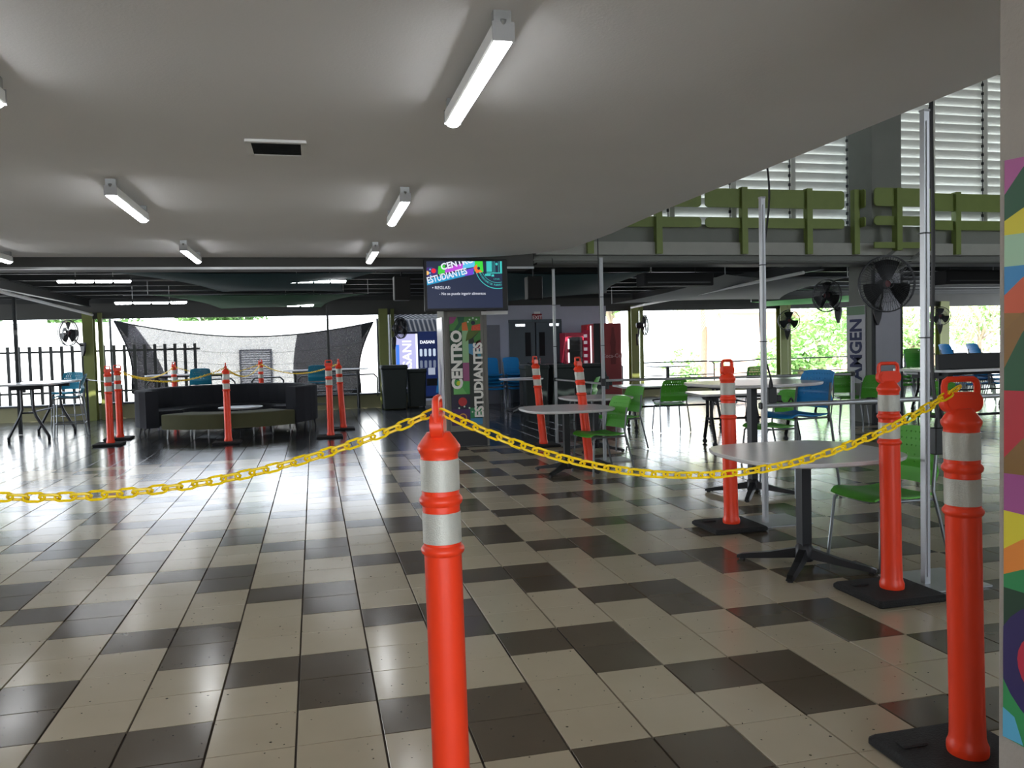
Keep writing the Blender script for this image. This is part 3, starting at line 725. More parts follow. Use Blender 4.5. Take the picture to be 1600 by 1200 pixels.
# ================================================================ TABLES
def superell(a, b, n=3.2, m=48):
    out = []
    for k in range(m):
        t = 2*math.pi*k/m; c, s = math.cos(t), math.sin(t)
        out.append((a*math.copysign(abs(c)**(2/n), c), b*math.copysign(abs(s)**(2/n), s)))
    return out
def top_mb(a, b, z0, z1, n=3.2):
    mb = MB(); m = 48
    for z, k in ((z0, .965), (z0+.008, .99), (z1-.004, 1.0), (z1, .995)): mb.v += [(x*k, y*k, z) for x, y in superell(a, b, n, m)]
    for r_ in range(3):
        for i in range(m): j = (i+1) % m; mb.f.append((r_*m+i, r_*m+j, r_*m+m+j, r_*m+m+i))
    mb.f += [tuple(range(m-1, -1, -1)), tuple(range(3*m, 4*m))]
    return mb
def cafe_table(label, x, y, rz, a, h, foot=0.40, stem=0.038):
    t = thing('cafe_table', label, 'table', (x, y, 0), rz, 'pedestal tables with white rounded tops')
    part('tabletop', top_mb(a, a, h-0.03, h), M['laminate'], t)
    part('top_plate', MB().box((0, 0, h-0.038), (0.3, 0.3, 0.014)), M['black'], t)
    part('stem', MB().tube([(0, 0, 0.09), (0, 0, h-0.04)], stem*1.25, 4), M['black'], t)
    part('hub', MB().lathe([(0.055, .04), (.06, .06), (.055, .13), (.04, .15)], 16), M['black'], t, True)
    for k in range(4):
        an = R(45+90*k); d = Vector((math.cos(an), math.sin(an), 0))
        ft = MB(); w = Vector((-d.y, d.x, 0))
        secs = [(0.03, .034, .06, .125), (foot*.5, .03, .035, .075), (foot*.93, .026, .012, .042), (foot, .02, .012, .03)]
        for dd, hw, z0, z1 in secs: ft.v += [d*dd+w*hw+Vector((0, 0, z0)), d*dd-w*hw+Vector((0, 0, z0)), d*dd-w*hw*.7+Vector((0, 0, z1)), d*dd+w*hw*.7+Vector((0, 0, z1))]
        for q in range(3):
            for i in range(4): j = (i+1) % 4; ft.f.append((q*4+i, q*4+j, q*4+4+j, q*4+4+i))
        ft.f += [(3, 2, 1, 0), (12, 13, 14, 15)]
        f_ = part('foot', ft, M['black'], t)
        part('glide', MB().cyl(d*foot*.93, d*foot*.93+Vector((0, 0, .014)), .018, 8), M['blackp'], f_)
    return t
cafe_table('white rounded cafe table in the right foreground behind the posts', 3.02, 4.60, 0, 0.53, 0.745, 0.43)
cafe_table('tall white bar table in front of the blue stool', 4.02, 6.95, R(8), 0.56, 1.07, 0.45)
cafe_table('small white cafe table left of the first green chair', 2.80, 8.95, 0, 0.52, 0.745, 0.42)
cafe_table('white cafe table partly behind the small one and the leaning post', 3.75, 10.62, 0, 0.48, 0.745, 0.42)
cafe_table('distant cafe table under the dark bins by the double door', 4.55, 17.9, 0, 0.48, 0.745, 0.42)
cafe_table('distant tall white bar table under the right opening', 9.6, 17.5, 0, 0.5, 1.02, 0.42)
cafe_table('distant pale cafe table beside the red machine', 8.6, 18.9, 0, 0.5, 0.9, 0.42)

def caster(t, x, y):
    c = part('caster', MB().cyl((x, y, 0.12), (x, y, 0.055), 0.012, 8).box((x, y, 0.07), (0.045, 0.03, 0.05)), M['black'], t)
    part('wheel', MB().cyl((x-0.018, y, 0.032), (x+0.018, y, 0.032), 0.032, 14), M['blackp'], c)
def trestle_table(label, x, y, rz, w, l, h, splay=0.3, casters=True, group=None, name='folding_table'):
    # l along local y, w along local x
    t = thing(name, label, 'table', (x, y, 0), rz, group)
    mb = MB().prism(rrect(w, l, 0.08), h-0.028, h); part('tabletop', mb, M['laminate'], t)
    part('apron', MB().box((0, 0, h-0.05), (w*0.3, l*0.8, 0.045)).box((0, l/2-.25, h-0.07), (w*.55, .06, .08)).box((0, -l/2+.25, h-0.07), (w*.55, .06, .08)), M['black'], t)
    for s_ in (-1, 1):
        yy = s_*(l/2-.25)
        for q in (-1, 1):
            part('leg', MB().tube([(q*.09, yy, h-.08), (q*.09, yy, h*.56), (q*.13, yy, h*.44), (q*splay, yy, 0.09)], 0.026, 6), M['black'], t)
            if casters: caster(t, q*splay, yy)
            else: part('glide', MB().lathe([(.018, .0), (.024, .01), (.024, .045), (.012, .09)], 10, (q*splay, yy, 0)), M['blackp'], t)
        part('crossbar', MB().box((0, yy, h*.50), (.2, .03, .03)), M['black'], t)
    part('stretcher', MB().cyl((0, -l/2+.25, h*.5), (0, l/2-.25, h*.5), .016, 8), M['black'], t)
    return t
trestle_table('tall black-legged wheeled table at far left in front of the fence', -4.92, 16.7, 0, 0.95, 2.1, 1.03, 0.32)
trestle_table('tall dark wheeled table at right carrying the black panel', 7.55, 7.85, R(90), 0.85, 1.9, 1.09, 0.34)
trestle_table('low white table with wheels behind the green chair facing it', 6.05, 13.05, R(84), 0.85, 2.0, 0.745, 0.24)
trestle_table('white wheeled table between the tall bar table and the blue stool', 6.0, 10.4, R(80), 0.85, 1.7, 0.745, 0.24)
trestle_table('pale wheeled table in the middle distance left of the right column', 8.6, 13.6, R(85), 0.8, 1.9, 0.745, 0.24)
trestle_table('long dark table right of the right column below the stacked green chairs', 12.6, 13.6, R(90), 0.8, 2.6, 0.76, 0.24)
trestle_table('far tall table behind the sofa in front of the left of the shade cloth', -2.75, 19.9, R(90), 0.6, 1.9, 1.03, 0.26, False)
trestle_table('far tall table behind the right of the sofa next to the bins', 0.28, 19.8, R(90), 0.6, 1.95, 1.05, 0.26, False)
bp = thing('black_panel', 'long black panel standing on the tall table at right', 'panel', (7.27, 7.58, 1.09), R(4))
part('body', MB().box((0, 0, 0.085), (1.35, 0.05, 0.17), bev=0.006), M['blackp'], bp)
part('foot', MB().box((-0.5, 0, 0.004), (0.05, 0.2, 0.008)).box((0.5, 0, 0.004), (0.05, 0.2, 0.008)), M['black'], bp)

# ================================================================ CHAIRS
def make_chair(name, label, m, cat, sh=0.45, group=None):
    t = thing(name, label, cat, (0, 0, 0), 0, group)
    def seat(u, v):
        x = (u-.5)*.46; y = -.20+v*.43
        ed = abs(2*u-1)
        z = sh + 0.012*ed**3 - 0.012*math.cos((v-.35)*5) - (0.03*max(0, (v-.85)/.15)**2) + 0.0
        x *= 1-0.10*max(0, (v-.8)/.2)**2-0.05*max(0, (.2-v)/.2)
        return (x, y, z)
    part('seat', MB().sheet(seat, 12, 12, 0.012), m, t, True)
    def back(u, v):
        w = .44-.05*v+0.02*math.sin(v*3.1)
        x = (u-.5)*w
        y = -.225-(.13*(v-.42) if v > .42 else -.10*(v-.42))-.035*(1-(2*u-1)**2)*1.0+ (0.06*max(0, .25-v)/.25)
        z = sh+.06+v*.355 - 0.02*(2*u-1)**4*(1 if v > .9 else 0)
        return (x, y, z)
    def mask(i, j):
        return not (j in (20, 24, 28) and (i+j//4*2) % 4 == 1 and 3 < i < 41 or (j in (11, 15) and i in (7, 15, 22, 29, 37)))
    part('backrest', MB().sheet(back, 45, 32, 0.010, mask), m, t, True)
    for s_ in (-1, 1):
        part('leg', MB().tube([(s_*.205, .17, sh-.022), (s_*.215, .195, sh-.05), (s_*.245, .225, 0.008)], .0115, 8), M['tube'], t, True)
        part('leg', MB().tube([(s_*.212, -.235, sh+.30), (s_*.222, -.20, sh+.03), (s_*.232, -.215, sh-.05), (s_*.25, -.31, 0.008)], .0115, 8), M['tube'], t, True)
        part('seat_rail', MB().tube([(s_*.205, .17, sh-.022), (s_*.215, -.2, sh-.022)], .010, 8), M['tube'], t)
    part('crossbar', MB().cyl((-.21, -.12, sh-.024), (.21, -.12, sh-.024), .009, 8).cyl((-.205, .1, sh-.024), (.205, .1, sh-.024), .009, 8), M['tube'], t)
    if sh > .6:
        part('footrest', MB().tube([(-.236, .215, .27), (.236, .215, .27), (.242, -.28, .27), (-.242, -.28, .27)], .009, 8, closed=True), M['tube'], t)
    return t
GC = 'green plastic chairs around the tables'
W_ = R(90)     # facing -X (front is local +Y)
gch = make_chair('green_chair', 'near green perforated chair right of the foreground white table', M['green'], 'chair', 0.45, GC)
gch.location = (3.56, 4.55, 0); gch.rotation_euler = (0, 0, R(93))
dup(gch, (3.12, 8.72, 0), R(100), 'green chair at the small white table, facing left', GC)
dup(gch, (4.10, 10.65, 0), R(104), 'green chair just behind the first one, back against it', GC)
dup(gch, (5.72, 12.5, 0), R(-8), 'green chair seen from behind at the long white table', GC)
dup(gch, (5.2, 8.6, 0), R(95), 'green chair hidden behind the blue stool', GC)
dup(gch, (8.4, 11.2, 0), R(100), 'green chair between the blue stool and the right column', GC)
dup(gch, (9.0, 12.3, 0), R(160), 'pale green chair near the left foot of the right column', GC)
dup(gch, (4.9, 14.6, 0), R(60), 'green chair in the shade behind the leaning post', GC)
dup(gch, (9.9, 16.9, 0), R(150), 'distant green chair before the bright right opening', GC)
dup(gch, (7.7, 8.9, 0), R(120), 'green chair behind the tall wheeled table at right', GC)
bst = make_chair('blue_stool', 'tall blue bar stool with perforated back at the tall white table', M['blue'], 'stool', 0.75, 'tall stools')
bst.location = (4.42, 6.86, 0); bst.rotation_euler = (0, 0, R(100))
tst = make_chair('teal_stool', 'tall teal stool at the wheeled table at far left', M['teal'], 'stool', 0.75, 'tall stools')
tst.location = (-4.42, 16.45, 0); tst.rotation_euler = (0, 0, R(100))
dup(tst, (-5.0, 18.6, 0), R(170), 'teal stool behind the wheeled table at far left', 'tall stools')
dup(tst, (-2.45, 19.2, 0), R(5), 'teal stool seen from behind over the sofa, left one', 'tall stools')
dup(tst, (0.10, 19.1, 0), R(-5), 'teal stool seen from behind over the right end of the sofa', 'tall stools')
bch = make_chair('blue_chair', 'blue stacking chair near the door, left stack, bottom', M['blue'], 'chair', 0.45, 'blue chairs in stacks')
bch.location = (4.26, 19.5, 0.0)
bch.rotation_euler = (0, 0, R(180))
def stack(src, x, y, z0, n, rz, lab, grp, dy=0.03, dz=0.085, first=0):
    for k in range(first, n):
        dx_, dy_ = -math.sin(rz)*-0.03*k, math.cos(rz)*-0.03*k
        nth = ['bottom', 'second', 'third', 'fourth', 'fifth', 'top'][k] if k < n-1 else 'top'
        dup(src, (x+dx_, y+dy_, z0+dz*k), rz, lab+', '+nth+' of the stack', grp)
stack(bch, 4.26, 19.5, 0.0, 5, R(180), 'blue stacking chair by the service door, left stack', 'blue chairs in stacks', first=1)
stack(bch, 4.80, 19.5, 0.0, 5, R(180), 'blue stacking chair by the service door, right stack', 'blue chairs in stacks')
for i, x in enumerate((12.15, 12.75)):
    stack(gch, x, 15.0, 0.0, 5, R(165), 'green stacking chair beyond the right column, %s' % ('left stack', 'right stack')[i], 'green chairs in stacks')
for i, x in enumerate((13.2, 13.9)):
    stack(bch, x, 14.3, 0.0, 6, R(195), 'bright blue stacking chair above the black panel, %s' % ('left stack', 'right stack')[i], 'bright blue chairs in stacks')

# ================================================================ SOFA SET
sx_, sy_ = -1.62, 16.55
def arc_block(r0_, r1_, a0, a1, z0, z1, n=28, squash=1.0):
    mb = MB()
    for k in range(n+1):
        a = R(a0+(a1-a0)*k/n); c, s = math.cos(a), math.sin(a)*squash
        e = 0.02
        mb.v += [(r0_*c, r0_*s, z0), (r1_*c, r1_*s, z0), (r1_*c, r1_*s, z1-e), ((r1_-e)*c, (r1_-e)*s, z1), ((r0_+e)*c, (r0_+e)*s, z1), (r0_*c, r0_*s, z1-e)]
    for k in range(n):
        for i in range(6): j = (i+1) % 6; mb.f.append((k*6+i, k*6+j, k*6+6+j, k*6+6+i))
    mb.f += [tuple(range(5, -1, -1)), tuple(n*6+i for i in range(6))]
    return mb
so = thing('curved_sofa', 'large dark charcoal curved sofa with high back, left of centre', 'sofa', (sx_, sy_, 0))
part('backrest', arc_block(1.42, 1.66, -40, 218, 0.17, 0.83), M['charcoal'], so)
part('seat', arc_block(0.85, 1.42, -22, 202, 0.17, 0.44), M['charcoal'], so)
for a in (-38, -5, 30, 65, 100, 135, 170, 200, 216):
    part('leg', MB().cyl((1.58*math.cos(R(a)), 1.58*math.sin(R(a)), 0.18), (1.62*math.cos(R(a)), 1.62*math.sin(R(a)), 0.0), 0.022, 8, 0.012), M['black'], so)
be = thing('curved_bench', 'low olive green curved bench in front of the dark sofa', 'bench', (sx_+0.12, sy_, 0))
part('seat', arc_block(1.05, 1.72, 229, 311, 0.17, 0.43), M['olive_fab'], be)
for a in (231, 250, 270, 290, 309):
    for r_ in (1.12, 1.64):
        part('leg', MB().cyl((r_*math.cos(R(a)), r_*math.sin(R(a)), 0.18), ((r_+.02)*math.cos(R(a)), (r_+.02)*math.sin(R(a)), 0.0), 0.018, 8, 0.011), M['galv'], be)
lt = thing('round_coffee_table', 'round pale coffee table in the middle of the sofa ring', 'table', (sx_+0.2, sy_+0.1, 0))
part('tabletop', MB().lathe([(0.40, .40), (.42, .41), (.42, .43), (.41, .435)], 32), M['laminate'], lt)
part('stem', MB().cyl((0, 0, .02), (0, 0, .40), .035, 12), M['black'], lt)
part('base', MB().lathe([(.26, 0), (.26, .015), (.05, .03)], 24), M['black'], lt)

# ================================================================ POLES, BARS, BOXES, CABLES
def power_pole(label, x, y, h, m=None, r=0.021, box=0.93, plate=True, bx=0.06):
    t = thing('pole', label, 'pole', (x, y, 0), 0, 'uprights of the service frame')
    m = m or M['alu']
    part('upright', MB().tube([(0, 0, 0.01), (0, 0, h)], r*1.2, 4).box((0, -r*0.95, h/2), (0.008, 0.006, h*.96)), m, t)
    part('cap', MB().box((0, 0, h+0.005), (r*2, r*2, 0.012)), M['edge'], t)
    for z in (1.45, 2.05):
        if z < h: part('tie', MB().box((0, 0, z), (r*2.3, r*2.3, 0.008)), M['blackp'], t)
    if plate: part('base_plate', MB().box((0.10, 0.05, 0.006), (0.46, 0.40, 0.012), bev=0.003), M['galv'], t)
    return t
def outlet_box(label, x, y, z):
    t = thing('outlet_box', label, 'outlet', (x, y, z), 0, 'hanging outlet boxes')
    part('housing', MB().box((0, 0, 0), (0.075, 0.06, 0.16), bev=0.006), M['steel_dark'], t)
    part('plug', MB().box((0.06, 0, -0.01), (0.05, 0.04, 0.05), bev=0.006), M['blackp'], t)
    part('strain_relief', MB().lathe([(.018, .08), (.018, .10), (.008, .15)], 8), M['blackp'], t)
    return t
power_pole('tall aluminium pole behind the right-hand posts, nearest one', 3.44, 4.02, 2.74)
power_pole('aluminium pole beside the post between the tables', 3.45, 5.78, 2.57)
power_pole('aluminium pole behind the small white table, right one', 3.50, 9.6, 2.53)
power_pole('aluminium pole before the double door, thinner far one', 3.42, 11.4, 2.56)
power_pole('dark pole right of the shade cloth centre behind the sofa', 0.33, 18.9, 2.62, M['steel_dark'], 0.028, plate=False)
power_pole('dark pole behind the tall table at far left', -5.55, 17.48, 2.77, M['steel_dark'], 0.035, plate=False)
power_pole('dark pole beside the teal stool at far left', -4.25, 17.1, 1.06, M['steel_dark'], 0.022, plate=False)
def cable(label, pts, r=0.008):
    P = [Vector(p) for p in pts]; out = []
    for i in range(len(P)-1):
        p0, p1, p2, p3 = P[max(i-1, 0)], P[i], P[i+1], P[min(i+2, len(P)-1)]
        for k in range(6):
            t = k/6; out.append(0.5*((2*p1)+(p2-p0)*t+(2*p0-5*p1+4*p2-p3)*t*t+(3*p1-p0-3*p2+p3)*t**3))
    out.append(P[-1])
    o = put('cable', MB().tube(out, r, 6).mesh('cable', M['blackp'], True), label=label, cat='cable')
    return o
cable('thick black cable hanging along the nearest aluminium pole', [(3.56, 4.06, 6.6), (3.55, 4.06, 4.6), (3.52, 4.06, 2.9), (3.55, 4.08, 2.0), (3.53, 4.07, 1.3), (3.56, 4.06, 0.98)], 0.011)
cable('black cable curving down beside the pole at the bar table', [(3.75, 5.95, 6.6), (3.66, 5.93, 4.6), (3.57, 5.92, 3.2), (3.60, 5.92, 2.6), (3.52, 5.92, 2.0), (3.5, 5.90, 1.5), (3.56, 5.86, 1.15)], 0.008)
cable('thin black cable from the slab edge at the small white table', [(3.50, 9.7, 4.0), (3.50, 9.7, 2.6), (3.52, 9.7, 1.7), (3.55, 9.66, 1.13)], 0.007)
cable('thin black cable at the far aluminium pole by the screen', [(3.44, 11.5, 2.74), (3.47, 11.5, 2.2), (3.46, 11.5, 1.2)], 0.006)
outlet_box('dark outlet box hanging on the pole at the blue stool', 3.56, 5.86, 1.0)
outlet_box('dark outlet box hanging behind the near green chair', 3.56, 4.06, 0.84)
outlet_box('dark outlet box hanging at the pole by the small white table', 3.55, 9.66, 0.98)
outlet_box('dark outlet box under the tall table at far left', -5.45, 17.42, 0.9)
cable('dark looped cable from the outlet box towards the blue stool', [(3.64, 5.86, 0.98), (3.72, 5.9, 0.93), (3.80, 5.95, 0.98), (3.9, 6.1, 0.9), (4.02, 6.6, 0.93)], 0.007)
def bar(label, a, b, r=0.02):
    t = thing('crossbar', label, 'bar', (0, 0, 0), 0, 'aluminium crossbars')
    part('tube', MB().cyl(a, b, r, 12), M['alu'], t, True)
    for p in (a, b): part('clamp', MB().box(p, (0.055, 0.055, 0.055), bev=0.008), M['steel_dark'], t)
bar('near silver crossbar from the bar-table pole to the right', (3.45, 5.80, 0.94), (8.2, 5.8, 0.93))
bar('far silver crossbar between the table pole and the short post', (3.50, 9.6, 1.01), (6.72, 9.13, 1.0), 0.017)
bar('silver crossbar between the two far aluminium poles', (3.42, 11.4, 0.97), (3.50, 9.6, 0.97), 0.014)
bar('thin silver crossbar at far left behind the wheeled table', (-5.55, 17.48, 1.0), (-4.25, 17.1, 1.03), 0.012)
bar('long thin silver bar at left from the stool to the green post', (-4.25, 17.1, 1.04), (-3.4, 15.7, 1.0), 0.008)
pt = power_pole('short silver post holding the crossbar before the right column', 6.72, 9.13, 1.03)

# ================================================================ FANS
def fan(label, x, y, z, rz, r, side=0.35, drop=0.28):
    t = thing('wall_fan', label, 'fan', (x, y, z), rz, 'black caged wall fans')
    g = MB()
    for rr_, yy, th in ((r, 0, .013), (r*.985, -.05, .008), (r*.66, -.085, .0025), (r*.33, -.10, .0025), (r*.16, -.105, .006), (r*.66, .06, .0025), (r*.3, .08, .003)):
        g.tube([(rr_*math.cos(2*math.pi*k/30), yy, rr_*math.sin(2*math.pi*k/30)) for k in range(30)], th, 4, closed=True)
    for k in range(64):
        a = 2*math.pi*k/64; c, s = math.cos(a), math.sin(a)
        g.tube([(r*.15*c, -.105, r*.15*s), (r*.66*c, -.088, r*.66*s), (r*.95*c, -.055, r*.95*s), (r*c, 0, r*s)], .0038, 3, caps=False)
        if k % 2: g.tube([(r*.2*c, .085, r*.2*s), (r*.7*c, .06, r*.7*s), (r*c, 0, r*s)], .0028, 3, caps=False)
    part('guard', g, M['black'], t)
    for k in range(3):
        a0 = R(90+120*k)
        def bl(u, v, a0=a0):
            rad = r*(.15+.72*v); a = a0+(u-.5)*(1.25-.25*v)
            return (rad*math.cos(a), -.01+.07*(u-.5), rad*math.sin(a))
        part('blade', MB().sheet(bl, 6, 5, .004), mat('matt_black_blade', (11, 11, 12), .8, noise=0), t, True)
    part('hub', MB().tube([(0, -.05, 0), (0, -.045, 0), (0, .0, 0)], [.02, .055, .06], 16), mat('dark_red_badge', (90, 30, 34), .5), t, True)
    part('motor', MB().tube([(0, .03, 0), (0, .04, 0), (0, .2, 0), (0, .22, 0)], [.05, .085, .08, .05], 16), M['blackp'], t, True)
    part('arm', MB().tube([(0, .14, -.05), (0, .16, -.18), (0, side*.8, -drop), (0, side, -drop)], .02, 8), M['black'], t, True)
    mp = MB().prism([(-.07, .06), (.07, .06), (.075, 0), (.05, -.14), (.01, -.25), (-.01, -.25), (-.05, -.14), (-.075, 0)], 0, .05, Matrix.Translation((0, side+.02, -drop)) @ Matrix.Rotation(R(90), 4, 'X'))
    part('mount', mp, M['blackp'], t)
    return t
fan('large black wall fan on the front of the right grey column', 9.20, 11.62, 2.34, R(-14), 0.46, 0.34, 0.42)
fan('black wall fan half hidden behind the left of the right column', 9.75, 14.0, 2.30, R(-70), 0.31)
fan('small black fan on the olive post seen between the trees', 12.85, 20.2, 2.0, R(-25), 0.29, 0.36, 0.28)
fan('small black fan seen edge on at the olive post by the red machine', 8.55, 20.2, 1.95, R(60), 0.27, 0.2)
fan('caged fan on the left olive post against the white wall', -5.35, 20.25, 2.03, R(-35), 0.29, 0.36, 0.28)
fan('dark fan beside the lit bottled water machine', 2.1, 20.3, 2.0, R(50), 0.26, 0.2)
fan('fan on the far right olive post behind the tall pole', 17.9, 20.3, 2.05, R(-40), 0.27, 0.3)

# ================================================================ SPEAKERS, PROJECTOR, HANGING BOXES
def speaker(label, x, y, z, w=0.24, h=0.36, d=0.22, rz=0):
    t = thing('speaker', label, 'speaker', (x, y, z), rz)
    part('cabinet', MB().box((0, 0, 0), (w, d, h), bev=0.01), M['blackp'], t)
    part('grille', MB().box((0, -d/2-.004, 0), (w*.9, .008, h*.94)), M['rubber'], t)
    part('bracket', MB().cyl((0, 0, h/2), (0, 0, 0.63), .012, 8).box((0, 0, 0.625), (.12, .1, .02)), M['black'], t)
speaker('black speaker hanging left of the screen', 1.32, 12.35, 2.38)
speaker('black speaker hanging right of the screen', 3.42, 12.5, 2.38)
def hbox(label, x, y, z, w, h):
    t = thing('air_curtain', label, 'hanging unit', (x, y, z))
    part('housing', MB().box((0, 0, 0), (w, 0.35, h), bev=0.012), mat('matt_black_blade', (11, 11, 12), .8, noise=0), t)
    part('hanger', MB().cyl((-w*.35, 0, h/2), (-w*.35, 0, h/2+.25), .008, 6).cyl((w*.3, 0, h/2), (w*.3, 0, h/2+.25), .008, 6), M['black'], t)
    part('vent_strip', MB().box((0, -.178, -h*.25), (w*.9, .006, .02)), M['steel_dark'], t)
hbox('long black unit hanging under the dark roof right of the screen', 6.08, 13.0, 2.54, 1.28, 0.22)
hbox('long black unit hanging at far right beside the mural column', 12.2, 13.0, 2.55, 1.5, 0.26)

# ---- shade sails under the roof
def sail(label, pts, sag, m, name='shade_sail'):
    a, b, c, d = [Vector(p) for p in pts]
    def fn(u, v):
        k = 1-0.16*math.sin(math.pi*v); u2 = .5+(u-.5)*k
        k2 = 1-0.16*math.sin(math.pi*u); v2 = .5+(v-.5)*k2
        p = (a*(1-u2)+b*u2)*(1-v2)+(d*(1-u2)+c*u2)*v2
        return p+Vector((0, 0, -sag*math.sin(math.pi*u)*math.sin(math.pi*v)))
    t = thing(name, label, 'shade sail', (0, 0, 0), 0, 'fabric sails under the dark roof')
    part('fabric', MB().sheet(fn, 14, 14, .004), m, t, True)
    for i_, p in enumerate((a, b, c, d)): part('shackle', MB().cyl(p, p+Vector((0, 0, max(.05, 2.9-p.z))), .01, 6), M['galv'], t)
sail('dark teal shade sail under the roof left of the screen', [(-2.9, 12.9, 2.70), (1.0, 13.1, 2.70), (0.6, 16.2, 2.62), (-1.6, 16.0, 2.62)], 0.10, M['tealsail'])
sail('dark green shade sail under the roof above the shade cloth', [(-3.0, 16.6, 2.62), (1.1, 16.6, 2.60), (0.2, 19.6, 2.50), (-2.0, 19.6, 2.50)], 0.08, M['greensail'])
sail('dark teal shade sail under the roof right of the screen', [(2.9, 12.8, 2.66), (5.6, 12.9, 2.68), (6.3, 17.0, 2.60), (3.2, 17.5, 2.36)], 0.10, M['tealsail'])
sail('dark grey shade sail under the roof left of the large fan', [(7.3, 13.5, 2.68), (10.2, 14.0, 2.66), (11.5, 18.5, 2.50), (7.0, 18.5, 2.44)], 0.06, M['greysail'])
sail('bright green edge of a shade sail by the far small fan', [(11.0, 19.0, 2.46), (14.5, 17.5, 2.62), (15.5, 20.2, 2.52), (12.0, 20.3, 2.40)], 0.06, mat('bright_green_fabric', (60, 170, 70), .8))

# ================================================================ MACHINES AND BINS
vm = thing('water_machine', 'lit blue and white bottled water vending machine behind the dark bins', 'vending machine', (2.79, 22.7, 0.0))
part('body', MB().box((0, 0.1, 1.03), (1.3, 0.8, 1.86), bev=0.01), mat('deep_blue_paint', (16, 26, 60), .4), vm)
part('lit_panel', MB().box((-0.33, -0.31, 1.14), (0.56, 0.03, 1.5)), flat(190, 190, 235, 1), vm)
part('lit_panel_edge', MB().box((-0.56, -0.328, 1.0), (0.09, 0.01, 1.2)), flat(70, 130, 235, 1), vm)
part('lit_strip', MB().box((-0.035, -0.33, 1.14), (0.05, 0.02, 1.5)), flat(250, 250, 255, 1.3), vm)
put('lettering', text_mesh('DASANI', 0.34, flat(255, 255, 255, 1.3), bold=0.006, align='CENTER'), vm, (-0.19, -0.336, 1.12), Euler((R(90), R(-90), 0)))
part('front_panel', MB().box((0.32, -0.31, 1.05), (0.62, 0.03, 1.78)), flat(14, 40, 104, .45), vm)
put('lettering', text_mesh('DASANI', 0.115, flat(240, 245, 255, 1.1), bold=0.004, align='CENTER'), vm, (0.26, -0.33, 1.62), FACE)
for rr_ in range(2):
    for k in range(4):
        part('bottle_button', MB().prism(rrect(.07, .21, .03), 0, .012, Matrix.Translation((0.08+k*.122, -.326, 1.37-rr_*.32)) @ Matrix.Rotation(R(90), 4, 'X')), flat(*(((210, 225, 245), (120, 130, 150))[rr_ if k > 1 else 0 if rr_ == 0 else 1]), .8), vm)
part('payment_panel', MB().box((0.36, -.33, 0.85), (0.19, .02, 0.19)), flat(180, 190, 210, .7), vm)
part('delivery_slot', MB().box((0.36, -.33, 0.55), (0.3, .02, 0.2), bev=.004), M['blackp'], vm)
part('glow_panel', MB().prism([(-.1, -.25), (.02, -.25), (.06, .0), (.0, .28), (-.06, .0)], 0, .004, Matrix.Translation((.56, -.33, .5)) @ Matrix.Rotation(R(90), 4, 'X')), flat(20, 110, 170, .5), vm)

cc = thing('soda_machine', 'tall red soda vending machine seen from its side at the right end of the wall', 'vending machine', (7.25, 19.95, 0))
part('body', MB().box((0.03, 0, 1.02), (0.66, 0.95, 1.96), bev=.012), mat('dull_red_side', (150, 52, 52), .5), cc)
part('door', MB().box((-0.345, 0, 1.02), (0.09, 0.95, 1.94), bev=.012), M['red'], cc)
part('door_edge', MB().box((-0.30, -.478, 1.02), (0.17, .006, 1.96)), M['blackp'], cc)
part('lit_bar', MB().box((-0.395, -.30, 1.25), (.02, .05, 1.4)), flat(250, 235, 245, 1.5), cc)
part('display_panel', MB().box((-0.395, .12, 1.3), (.02, .5, 1.1)), flat(120, 20, 44, .5), cc)
for k in range(6): part('selection_button', MB().box((-0.408, .12, .85+k*.17), (.01, .3, .08)), flat(200, 190, 200, .5), cc)
put('lettering', text_mesh('Coca-Cola', 0.14, flat(196, 150, 148), bold=0.002, align='CENTER'), cc, (0.13, -.482, 1.13), Euler((R(90), 0, 0)))
bt = MB().prism([(-.05, -.3), (.05, -.3), (.06, -.1), (.045, .0), (.06, .12), (.03, .3), (.022, .42), (-.022, .42), (-.03, .3), (-.06, .12), (-.045, 0), (-.06, -.1)], 0, .003, Matrix.Translation((.13, -.478, 1.35)) @ Matrix.Rotation(R(90), 4, 'X') @ Matrix.Scale(1.3, 4))
part('bottle_print', bt, flat(112, 34, 34), cc)
sm = thing('snack_machine', 'lower red glass-fronted machine with white light bars left of the tall red one', 'vending machine', (6.55, 20.3, 0))
part('body', MB().box((0, 0, .9), (.50, .5, 1.78), bev=.01), mat('pinkish_red_paint', (190, 50, 74), .4), sm)
part('glass_front', MB().box((.02, -.255, 1.15), (.38, .012, 1.05)), M['glassd'], sm)
for z in (1.5, 1.15): part('light_bar', MB().box((-.17, -.265, z), (.035, .012, .26)), flat(250, 245, 255, 1.6), sm)
for k in range(5): part('shelf', MB().box((.04, -.262, .78+k*.18), (.3, .006, .012)), M['steel_dark'], sm)

